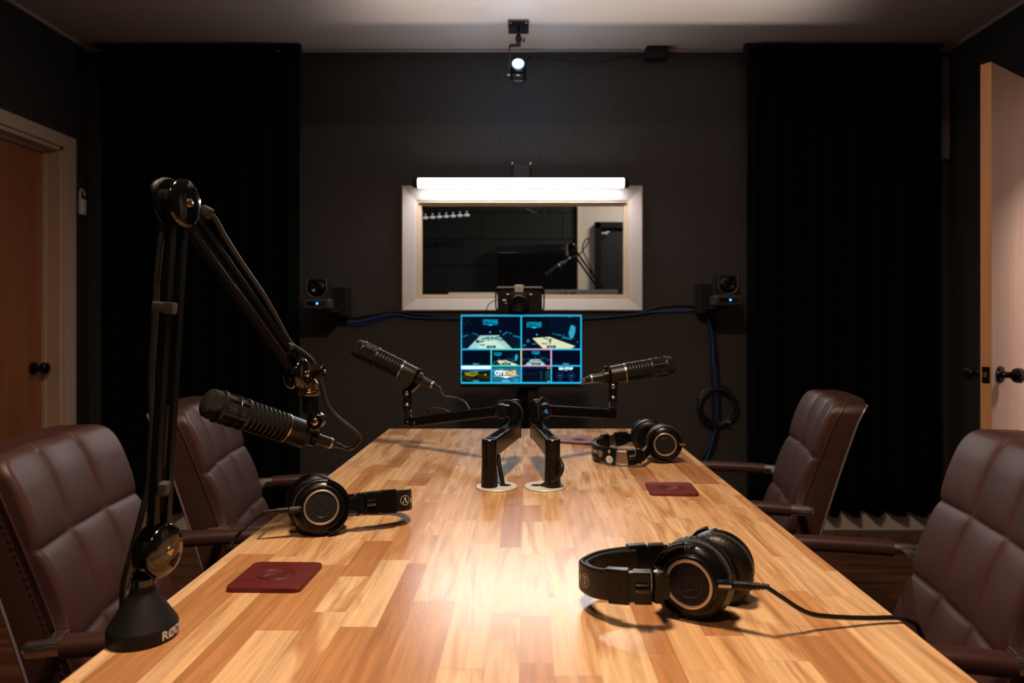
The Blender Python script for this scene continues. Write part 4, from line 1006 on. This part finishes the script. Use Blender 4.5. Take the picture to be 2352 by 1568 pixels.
def room2(ox, oy, k):
    f = lambda x_, y_: (ox+(x_-830)*k, oy+(y_-660)*k)
    poly([f(1160, 660), f(1533, 660), f(1533, 1046), f(1420, 1046), f(1160, 920)], (.0006, .006, .020), 1, .0012)
    poly([f(955, 922), f(1160, 906), f(1470, 1018), f(1420, 1046), f(1085, 1046)], TAB2, .85, .0014)
    poly([f(1412, 775), f(1440, 764), f(1472, 785), f(1470, 850), f(1440, 925), f(1405, 915), f(1390, 860), f(1405, 820)], (.03, .30, .42), 1, .0017)
    for a in ((1235, 878, 1305, 888, 14), (1310, 930, 1340, 882, 12), (1330, 915, 1430, 932, 24), (835, 1012, 880, 1005, 22), (950, 990, 1010, 992, 14), (1205, 860, 1215, 880, 12), (1500, 960, 1495, 980, 14), (1380, 665, 1430, 667, 12)): p_, q_ = f(a[0], a[1]), f(a[2], a[3]); line(*p_, *q_, a[4]*k, (.01, .14, .24))
    for a in ((1085, 918, 1180, 945), (1180, 945, 1165, 995), (1070, 985, 1135, 990), (1185, 925, 1150, 970)): p_, q_ = f(a[0], a[1]), f(a[2], a[3]); line(*p_, *q_, 12*k, (.002, .06, .09), 1, .0022)
    blob(*f(905, 955), 20*k, 22*k, (.012, .15, .22)); blob(*f(1010, 880), 8*k, 12*k, (.02, .42, .60))
    if k > .9: word('CITYSTAGE', *f(975, 754), 62, LOGO, 1, .56, .5)
    else: word('CITYSTAGE', *f(975, 752), 36, LOGO, 1, .50, .3)
    poly([f(935, 787), f(1020, 787), f(980, 804)], LOGO, 1, .0018); line(*f(885, 787), *f(1065, 787), 4*k, LOGO)
room1(110, 660, 1); room2(830, 660, 1); room2(468, 1064, .488); room1(830, 1064, .488)
for s_, cx_, cy_ in (('Program', 462, 1026), ('Preview', 1183, 1024), ('Camera 2', 642, 1231), ('Camera 3', 1003, 1229)):
    quad(cx_-54, cy_-14, cx_+54, cy_+14, (.001, .004, .012), 1, .0021); word(s_, cx_, cy_, 24, (.25, .75, .9), 1, .75)
for s_, cx_, cy_ in (('Camera 1', 280, 1231), ('Camera 4', 1358, 1228), ('Camera 5', 280, 1434)): word(s_, cx_, cy_, 24, (.25, .75, .9), 1, .75)
for (x0, x1, c_) in ((460, 822, (.10, .62, .28)), (824, 1182, (.85, .10, .22))):
    for a in ((x0, 1056, x1, 1056), (x0, 1252, x1, 1252)): line(*a, 9, c_)
line(462, 1056, 462, 1252, 10, (.10, .62, .38)); line(1180, 1056, 1180, 1252, 10, (.85, .30, .45)); line(822, 1056, 822, 1252, 10, (.80, .55, .0))
# landscape
quad(102, 1258, 458, 1292, (.75, .95, 1.0), 1.1, .0014); poly([(102, 1290), (458, 1290), (458, 1306), (300, 1318), (102, 1306)], (.02, .18, .42), 1, .0015)
poly([(102, 1330), (180, 1318), (300, 1330), (420, 1318), (455, 1340), (455, 1449), (110, 1449)], (.006, .014, .006), 1, .0013)
for a in ((150, 1352, 250, 1372, 22), (180, 1338, 300, 1330, 14), (230, 1372, 300, 1350, 16), (140, 1335, 190, 1350, 12)): line(*a, (.26, .24, .015), 1, .0018)
for a in ((110, 1380, 230, 1420, 30), (300, 1360, 440, 1400, 30)): line(*a, (.02, .035, .006), 1, .0016)
blob(390, 1360, 13, 9, (.7, .22, .03), 1, .002)
# clouds and logo
quad(468, 1270, 814, 1449, (.02, .13, .20), 1, .0014)
rr_ = random.Random(4)
for i in range(26): blob(rr_.uniform(495, 790), rr_.uniform(1285, 1435), rr_.uniform(18, 40), rr_.uniform(5, 12), random.Random(i).choice([(.05, .24, .33), (.03, .17, .26), (.012, .07, .12), (.10, .32, .40)]), 1, .0015+i*.00002)
word('CITY', 568, 1342, 72, (.95, 1.0, 1.0), 1, .80, 2.2); word('STAGE', 690, 1342, 72, (.95, .62, .12), 1, .66, 2.2)
poly([(520, 1378), (745, 1378), (680, 1386), (640, 1402), (600, 1386)], (.75, .95, 1.0), 1, .0022); word('Media Player 1', 640, 1434, 22, (.7, .95, 1), 1, .75)
# mixer
for i in range(10): blob(848+i*30, 1282, 8, 8, (.012, .03, .13), 1); line(848+i*30, 1330, 848+i*30, 1370, 5, (.01, .05, .02)); line(848+i*30, 1390, 848+i*30, 1436, 3, (.01, .02, .05))
for x_ in (1060, 1125): 
    for i in range(11): quad(x_-5, 1312+i*11, x_+5, 1318+i*11, (.02, .14, .24), 1, .0018)
for i in range(8): quad(1143, 1312+i*12, 1156, 1320+i*12, (.05, .12, .02), 1, .0018)
quad(1136, 1270, 1160, 1290, (.9, .08, .12), 1, .002); quad(1138, 1434, 1160, 1444, (.2, .6, .8), 1, .002)
# recorder page
word('ISO STOP', 1358, 1288, 40, (.62, .92, 1.0), 1.3, 1.0, 1.4); word('00:00:00', 1358, 1315, 15, (.05, .35, .6), 1, .9)
for x_ in (1290, 1424):
    ring = [(x_+42*math.cos(k*PI/16), 1375+42*math.sin(k*PI/16)) for k in range(32)]
    for k in range(32): line(*ring[k], *ring[(k+1) % 32], 4, (.015, .06, .22), 1, .0018)
    word('00:00', x_, 1372, 22, (.04, .32, .55), 1, .8); word('time', x_, 1392, 14, (.03, .2, .35), 1, .8); word('disk', x_, 1432, 14, (.04, .30, .5), 1, .8)
scr = b.build('screen', mon); scr['label'] = 'glowing blue multi-view picture'
b = MB(); b.box((P(1224, 0, MY).x, MY+.05, P(0, 905, MY).z), (.05, .04, .10), 'black_matte', .004); b.build('mount', mon)
hub = P(1205, 915, 3.06)
tri = thing('tripod_stand', 'black tripod stand holding the lit monitor behind the table', 'tripod', (hub.x, hub.y, 0))
b = MB(); b.cyl((hub.x, hub.y+.02, .25), (hub.x, hub.y+.02, P(0, 800, 3.06).z), .014, 'black_satin'); b.build('pole', tri)
for a in (200, 320, 80):
    d = V((math.cos(math.radians(a)), math.sin(math.radians(a)), 0)); b = MB(); b.obox(V((hub.x, hub.y+.02, hub.z+.03))+d*.02, V((hub.x, hub.y+.02, .012))+d*.40, .018, .024, 'black_satin', .003); b.build('leg', tri)
b = MB(); b.cyl((hub.x, hub.y+.02, hub.z), (hub.x, hub.y+.02, hub.z+.06), .026, 'black_satin'); b.build('collar', tri)

# cinema camera above the monitor
KY = 3.05
cam_t = thing('cinema_camera', 'black cinema camera in a cage above the lit monitor', 'camera', P(1194, 720, KY))
def KP(px, py, d=0): return P(px, py, KY-d)
b = MB(); q0, q1 = KP(1143, 662), KP(1245, 719); b.box(((q0.x+q1.x)/2, KY+.02, (q0.z+q1.z)/2), (q1.x-q0.x, .07, q0.z-q1.z), 'black_plastic', .006, 3); bd = b.build('body', cam_t)
b = MB(); c = KP(1192, 697); b.box((c.x, KY-.03, c.z+.008), (.090, .05, .082), 'black_matte', .012, 3); b.lathe((c.x, KY-.05, c.z-.002), (0, -1, 0), [(.034, 0), (.036, .002), (.036, .055), (.034, .060), (.029, .060), (.027, .050), (.0004, .048)], 'black_satin', 48); b.build('lens', cam_t)
for sg, px in ((-1, 1140), (1, 1248)):
    b = MB(); x_ = KP(px, 0).x; z1, z0 = KP(0, 662).z, KP(0, 712).z; b.tube([V((x_-sg*.012, KY, z1)), V((x_-sg*.003, KY, z1-.001)), V((x_+sg*.002, KY, z1-.012)), V((x_+sg*.003, KY, (z0+z1)/2)), V((x_+sg*.002, KY, z0+.012)), V((x_-sg*.003, KY, z0+.001)), V((x_-sg*.012, KY, z0))], .0035, 'black_satin', seg=8); b.build('cage_handle', cam_t)
b = MB(); b.box(((q0.x+q1.x)/2, KY, q0.z+.002), (q1.x-q0.x, .06, .008), 'grey_plastic', .002); b.build('cage_top', cam_t)
b = MB()
for px, py in ((1166, 676), (1219, 676)): c = KP(px, py, .02); b.cyl(c-V((.006, 0, 0)), c+V((.006, 0, 0)), .003, 'silver')
for px, py in ((1222, 692), (1222, 703), (1222, 713), (1161, 714)): b.ball(KP(px, py, .018), .0018, 'silver', seg=8)
b.build('screw', cam_t)
b = MB(); c = KP(1192, 663, .02); b.box(c, (.040, .022, .034), 'white_plastic', .005, 3)
vs, fs = text_geo('1', .018, 'CENTER', .0006); b.add([c+V((v.x, -.0116, v.y-.001)) for v in vs], fs, 'black_matte'); b.build('tally_light', cam_t)
b = MB(); c = KP(1163, 689, .02); b.cyl(c-V((.016, 0, 0)), c, .003, 'brass'); b.cyl(c+V((-.006, 0, -.014)), c+V((0, 0, -.014)), .003, 'brass'); b.build('plug', cam_t)
b = MB(); b.box((KP(1194, 0).x, KY+.03, KP(0, 730).z), (.03, .03, .06), 'black_matte'); b.build('mount', cam_t)
cable([KP(1152, 689, .02), KP(1136, 690, .02), KP(1124, 697, .02), KP(1118, 710, .02), KP(1117, 726, -.03)], .0022, 'rubber', 'thin black cable plugged into the left side of the cinema camera')

# ------------------------------------------------------------------ wall cameras
def ptz(px, top, bot, yaw, label, boxdx):
    Y = 3.47; c = P(px, bot, Y); th_ = thing('wall_camera', label, 'camera', c)
    R = Matrix.Rotation(yaw, 4, 'Z'); R3 = R.to_3x3()
    def L_(x_, y_, z_): return c+R3 @ V((x_, y_, z_))
    b = MB(); b.box(L_(0, 0, .030), (.140, .125, .056), 'ptz_base', .012, 3, R); base = b.build('base', th_)
    b = MB(); b.box(L_(-.0, -.0630, .032), (.090, .004, .018), 'lens', .0015, rot=R); b.build('status_window', base)
    b = MB(); b.ball(L_(.006, -.0665, .032), .0052, 'led', seg=12); b.build('status_light', base)
    b = MB(); b.box(L_(.030, -.0655, .032), (.013, .002, .004), 'ptz_lip', rot=R); b.build('marking', base)
    hz_ = (bot-top)*Y/F
    b = MB(); w_ = .061; r_ = .040; inner = .047; n = 12; poly_ = []
    zt_ = hz_-.012; poly_ = [(-w_, .056), (w_, .056), (w_-.002, zt_), (inner, zt_+.004)]
    for k in range(n+1): a = -PI*k/n; poly_.append((inner*math.cos(a), .106+inner*.9*math.sin(a)))
    poly_ += [(-inner, zt_+.004), (-w_+.002, zt_)]
    b.prism([L_(x_, -.045, z_) for x_, z_ in poly_], R3 @ V((0, .085, 0)), 'ptz'); fk = b.build('yoke', th_, sharp=30)
    b = MB(); lip = [L_(inner+.001, -.0465, zt_)]+[L_((inner+.001)*math.cos(-PI*k/n), -.0465, .106+(inner+.001)*.9*math.sin(-PI*k/n)) for k in range(n+1)]+[L_(-inner-.001, -.0465, zt_)]
    b.tube(lip, .0022, 'ptz_lip', seg=6, sm=0); b.build('yoke_edge', fk)
    b = MB(); cc_ = L_(0, -.004, .112); b.lathe(cc_-R3 @ V((.043, 0, 0)), R3 @ V((1, 0, 0)), [(.020, 0), (.040, .003), (.046, .012), (.047, .043), (.046, .074), (.040, .083), (.020, .086)], 'black_satin', 40); hd_ = b.build('camera_head', th_)
    b = MB(); b.lathe(cc_+R3 @ V((0, -.038, 0)), R3 @ V((0, -1, 0)), [(.030, 0), (.030, .010), (.027, .012), (.024, .010), (.0004, .007)], 'lens', 36); b.build('lens', hd_)
    b = MB(); bx = c+V((boxdx, .15, .01)); b.box((bx.x, BY-.055, c.z+.045), (.085, .11, .155), 'black_matte', .004); b.box((c.x+boxdx*.4, (c.y+BY)/2-.0, c.z-.006), (.10, BY-c.y+.06, .012), 'black_matte', .002); b.build('wall_bracket', th_)
    return th_
ptz(731, 636, 712, .12, 'black wall camera with a blue light left of the window', .07)
ptz(1667, 629, 704, -.03, 'black wall camera with a blue light right of the window', -.06)

# ------------------------------------------------------------------ wall cables
W_ = lambda px, py, d=.012: P(px, py, BY-d)
left_run = [(765, 716), (790, 727), (820, 729), (860, 722), (905, 716), (960, 722), (1040, 727), (1120, 727), (1200, 727), (1330, 727), (1400, 727), (1460, 720), (1510, 706), (1560, 701), (1600, 706), (1622, 720)]
cable([W_(x_, y_) for x_, y_ in left_run], .0065, 'rubber', 'black cable strung along the back wall under the window')
cable([W_(762, 722, .02)]+[W_(x_, y_, .018) for x_, y_ in ((770, 731), (790, 738), (815, 740), (850, 733), (900, 722), (960, 729), (1040, 731), (1160, 731), (1340, 731), (1440, 724), (1500, 716), (1560, 714), (1600, 713), (1620, 722))], .0048, 'cable_blue', 'blue cable strung along the back wall under the window')
cable([W_(768, 729, .014), W_(800, 745, .014), W_(830, 746, .014), W_(870, 733, .014), W_(915, 722, .014)], .0035, 'cable_blue', 'short sagging blue cable below the left wall camera')
cable([W_(x_, y_, .014) for x_, y_ in ((1620, 722), (1632, 745), (1636, 785), (1638, 850), (1640, 900), (1642, 960), (1641, 990), (1630, 1020), (1614, 1050), (1600, 1085), (1590, 1150))], .0145, 'rubber', 'thick black cable bundle hanging down the back wall at right')
cable([W_(x_, y_, .030) for x_, y_ in ((1624, 722), (1633, 755), (1638, 790), (1640, 830), (1644, 880), (1646, 930), (1645, 975), (1640, 1000), (1632, 1030), (1620, 1060), (1610, 1100))], .0058, 'cable_blue', 'blue cable hanging with the black bundle at right')
cable([W_(x_, y_, .016) for x_, y_ in ((1645, 730), (1643, 780), (1648, 830), (1652, 880), (1654, 940), (1652, 985), (1640, 1030), (1625, 1060), (1615, 1110))], .006, 'rubber', 'slim black cable beside the blue one at right')
cable([W_(x_, y_, .12) for x_, y_ in ((1655, 728), (1675, 718), (1690, 722), (1693, 733), (1680, 741), (1664, 738), (1668, 728), (1684, 727))], .004, 'rubber', 'small tangle of black cable under the right wall camera')
b = MB(); cc_ = W_(1646, 933, .03)
pts = []
for k in range(4*24+1):
    a = 2*PI*k/24; rr2 = .096+.009*math.sin(k*.37); pts.append(cc_+V((rr2*math.cos(a)+.004*math.sin(k*.2), -.010*(k/96)+.006*math.sin(k*.5), rr2*math.sin(a)+.003*math.cos(k*.3))))
b.tube(pts, .0085, 'rubber', seg=10, sm=2)
cl = tag(b.build('coiled_cable', loc=cc_), 'round coil of black cable with a metal plug on the back wall', 'cable')
b = MB(); q = W_(1674, 969, .065); b.cyl(q-V((.016, 0, 0)), q+V((.012, 0, -.001)), .0045, 'silver'); b.cyl(q-V((.004, 0, 0)), q+V((.003, 0, 0)), .0065, 'silver'); b.build('plug', cl)

# ------------------------------------------------------------------ tube light
TY = 3.615; e0, e1_ = P(961, 420, TY), P(1432, 420, TY)
tl = thing('tube_light', 'glowing white tube light mounted over the window', 'light', ((e0.x+e1_.x)/2, TY, e0.z))
def half(mb, x0, x1, r, a0, a1, m, n=20, x_in=0):
    vs = []; fs = []
    for x_ in (x0, x1):
        for k in range(n+1): a = math.radians(a0+(a1-a0)*k/n); vs.append(V((x_, TY+r*math.cos(a), e0.z+r*math.sin(a))))
    for k in range(n): fs.append((k, k+1, n+1+k+1, n+1+k))
    mb.add(vs, fs, m)
# light leaves through the front; the housing behind is tilted so the cut-off rises into the room
rr_t = .0245
b = MB(); half(b, e0.x, e1_.x, rr_t, 116, 304, 'tube_glow', 30)
b.build('diffuser', tl)
b = MB(); half(b, e0.x, e1_.x, rr_t+.0008, -57, 117, 'black_matte', 24)
ob = b.build('housing', tl); md = ob.modifiers.new('thickness', 'SOLIDIFY'); md.thickness = .002
for x0, x1 in ((e0.x-.028, e0.x), (e1_.x, e1_.x+.028)):
    b = MB(); b.cyl((x0, TY, e0.z), (x1, TY, e0.z), .0255, 'black_matte'); b.build('end_cap', tl)
b = MB(); q0, q1 = P(1172, 380, 3.66), P(1225, 414, 3.66)
b.box(((q0.x+q1.x)/2, BY-.006, (q0.z+q1.z)/2), (q1.x-q0.x, .010, q0.z-q1.z+.02), 'acrylic', .002); b.build('mounting_plate', tl)
for px in (1177, 1219):
    b = MB(); c = P(px, 383, 3.67); b.cyl(c+V((0, -.0, .018)), c+V((0, 0, -.06)), .006, 'black_satin', seg=14); b.obox(c+V((0, 0, -.055)), (c.x, TY+.02, e0.z+.01), .010, .010, 'black_satin'); cp = b.build('clip', tl)
    b = MB(); b.ball(c+V((0, 0, .020)), .008, 'brass', seg=12); b.build('knob', cp)

# ------------------------------------------------------------------ ceiling spot
SY = 3.40
sp = thing('spot_light', 'small black theatre spot with a glowing lens hanging from the ceiling', 'spotlight', (P(1191, 0, SY).x, SY, ZC))
x0 = P(1191, 0, SY).x
b = MB(); b.box((x0, SY+.005, ZC-.004), (.102, .155, .008), 'black_matte', .002)
for sx in (-1, 1): b.ball((x0+sx*.038, SY-.052, ZC-.009), .0045, 'silver', seg=10)
b.build('ceiling_plate', sp)
b = MB(); s0 = P(1191, 78, SY); b.cyl((x0, SY, ZC), (x0, SY, s0.z), .007, 'black_satin'); kz_ = P(0, 90, SY).z; b.lathe((x0, SY, P(0, 78, SY).z), (0, 0, -1), [(.006, 0), (.010, .006), (.0165, .018), (.0165, .030), (.012, .042), (.012, .058)], 'black_satin', 20); b.build('swivel', sp)
b = MB(); wz_ = P(0, 92, SY).z; b.cyl((x0, SY, wz_), (x0+.026, SY, wz_), .003, 'black_satin'); b.box((x0+.028, SY, wz_), (.007, .006, .026), 'black_satin', .003, 3); b.build('wing_knob', sp)
b = MB(); zy = P(0, 104, SY).z; xl = P(1170, 0, SY).x
b.sweep(smooth_path([(x0+.008, SY, zy), (x0-.02, SY, zy), (xl+.006, SY, zy-.002), (xl, SY, zy-.016), (xl, SY, zy-.05), (xl, SY, P(0, 172, SY).z)], 6), rrect(.004, .012, .002), 'black_satin', up=(0, 1, 0)); b.build('yoke', sp)
lc = P(1190, 147, SY-.06); ax = V((.0, -.93, -.36)).normalized(); tail = V((lc.x, SY+.04, lc.z-.03))
ax = V((0, -1, .32)).normalized()
b = MB(); b.lathe(lc+V((.001, 0, 0))-ax*.005, -ax, [(.0335, -.006), (.0345, -.004), (.0345, .03), (.038, .04), (.040, .10), (.034, .12), (.012, .125)], 'black_satin', 40, sx=1); b.box((lc.x, SY-.02, lc.z-.058), (.055, .06, .040), 'black_satin', .006); hd_ = b.build('lamp_head', sp)
b = MB(); b.lathe(lc+ax*.002, ax, [(.0290, 0), (.0290, .001), (.024, .004), (.014, .0065), (.0004, .0075)], 'lens_glow', 36); b.build('lens', hd_)
b = MB(); b.box((lc.x, SY-.052, lc.z-.052), (.018, .002, .005), 'silver'); b.box((xl-.003, SY-.01, P(0, 174, SY).z), (.013, .006, .005), 'silver'); b.build('badge', hd_)
# power box and its cable
pb_ = P(1507, 124, BY-.03)
b = MB(); b.box((pb_.x, BY-.03, pb_.z), (.118, .058, .060), 'black_matte', .005); tag(b.build('power_box', loc=pb_), 'small black power box where the back wall meets the ceiling', 'power box')
cable([V((lc.x+.02, SY+.06, lc.z+.02)), W_(1215, 131), W_(1250, 134), W_(1300, 135), W_(1350, 140), W_(1385, 139), W_(1430, 131), W_(1470, 127), W_(1484, 126)], .0035, 'rubber', 'black power cable along the top of the back wall to the spot')

# ------------------------------------------------------------------ lamps out of the picture, some added for their light
lampx, lampy = 0.0, .80
cl = thing('ceiling_lamp', 'round warm ceiling lamp over the near end of the table', 'lamp', (lampx, lampy, ZC))
b = MB(); b.lathe((lampx, lampy, ZC), (0, 0, -1), [(.20, 0), (.205, .01), (.205, .06), (.195, .065)], 'black_matte', 48); b.build('housing', cl)
def area(name, loc, size, power, col, rot=(0, 0, 0), shape='DISK', sy=None, spread=None):
    l = bpy.data.lights.new(name, 'AREA'); l.energy = power; l.color = col; l.shape = shape; l.size = size
    if sy: l.size_y = sy
    if spread: l.spread = spread
    o = bpy.data.objects.new(name, l); COL.objects.link(o); o.location = loc; o.rotation_euler = rot; return o
def point(name, loc, r, power, col):
    l = bpy.data.lights.new(name, 'POINT'); l.energy = power; l.color = col; l.shadow_soft_size = r
    o = bpy.data.objects.new(name, l); COL.objects.link(o); o.location = loc; return o
WARM = (1, .73, .50); UPW = 12
pz0, pz1 = 2.392, 2.462
added_trough = thing('ceiling_uplight', 'shallow dark trough lamp shining up at the ceiling above the table', 'lamp', (.3, 2.3, ZC))  # added trough, its lip shaped to cut the light line on the ceiling
b = MB(); b.box((.3, 2.28, pz0-.006), (2.3, .46, .008), 'black_matte', .002); b.box((.3, 2.50, (pz0+pz1)/2-.004), (2.3, .008, pz1-pz0+.008), 'black_matte'); b.box((.3, 2.055, (pz0+pz1)/2), (2.3, .008, pz1-pz0), 'black_matte'); b.build('trough', added_trough)
for x_ in (-.6, 1.2):
    b = MB(); b.cyl((x_, 2.2, pz0), (x_, 2.2, ZC), .006, 'black_matte'); b.build('hanger', added_trough)
area('uplight', (.3, 2.10, 2.40), 2.1, UPW, (1, .88, .80), rot=(math.radians(103), 0, 0), shape='RECTANGLE', sy=.004, spread=math.radians(40))  # added strip for the bright band of the ceiling
area('warm_overhead_light', (lampx, lampy, ZC-.07), .26, 40, WARM)
area('warm_room_light', (-.2, -.25, ZC-.03), .25, 9, WARM)
point('spot_spill', lc+V((.0, .02, -.14)), .02, 1.1, (.22, .55, 1))
point('spot_glow', lc+V((.0, -.07, .05)), .02, .45, (.40, .72, 1))
area('hall_light', (XR+.65, 1.75, ZC-.15), .4, 55, (1, .84, .78))
area('control_room_light', (1.1, 4.6, ZC-.05), .4, 34, (1, .90, .82))
area('control_desk_light', (-.2, 3.98, ZC-.05), .2, 9, (1, .92, .86))  # added unseen light to brighten the pale case behind the glass

# ------------------------------------------------------------------ world, camera
w = bpy.data.worlds.new('World'); sc.world = w; w.use_nodes = True
w.node_tree.nodes['Background'].inputs[0].default_value = (.5, .5, .6, 1); w.node_tree.nodes['Background'].inputs[1].default_value = .01
cd = bpy.data.cameras.new('Camera'); co = bpy.data.objects.new('Camera', cd); COL.objects.link(co)
co.location = (0, 0, CAMZ); co.rotation_euler = (PI/2, 0, 0)
cd.sensor_width = 36; cd.lens = 36*F/2352
cd.shift_x = -(CX-1176)/2352; cd.shift_y = -(784-CY)/2352
cd.clip_start = .02
cd.dof.use_dof = True; cd.dof.focus_distance = 1.15; cd.dof.aperture_fstop = 5.0
sc.camera = co
vs_ = sc.view_settings; vs_.view_transform = 'Standard'; vs_.look = 'None'; vs_.exposure = 0; vs_.gamma = 1; vs_.use_curve_mapping = False
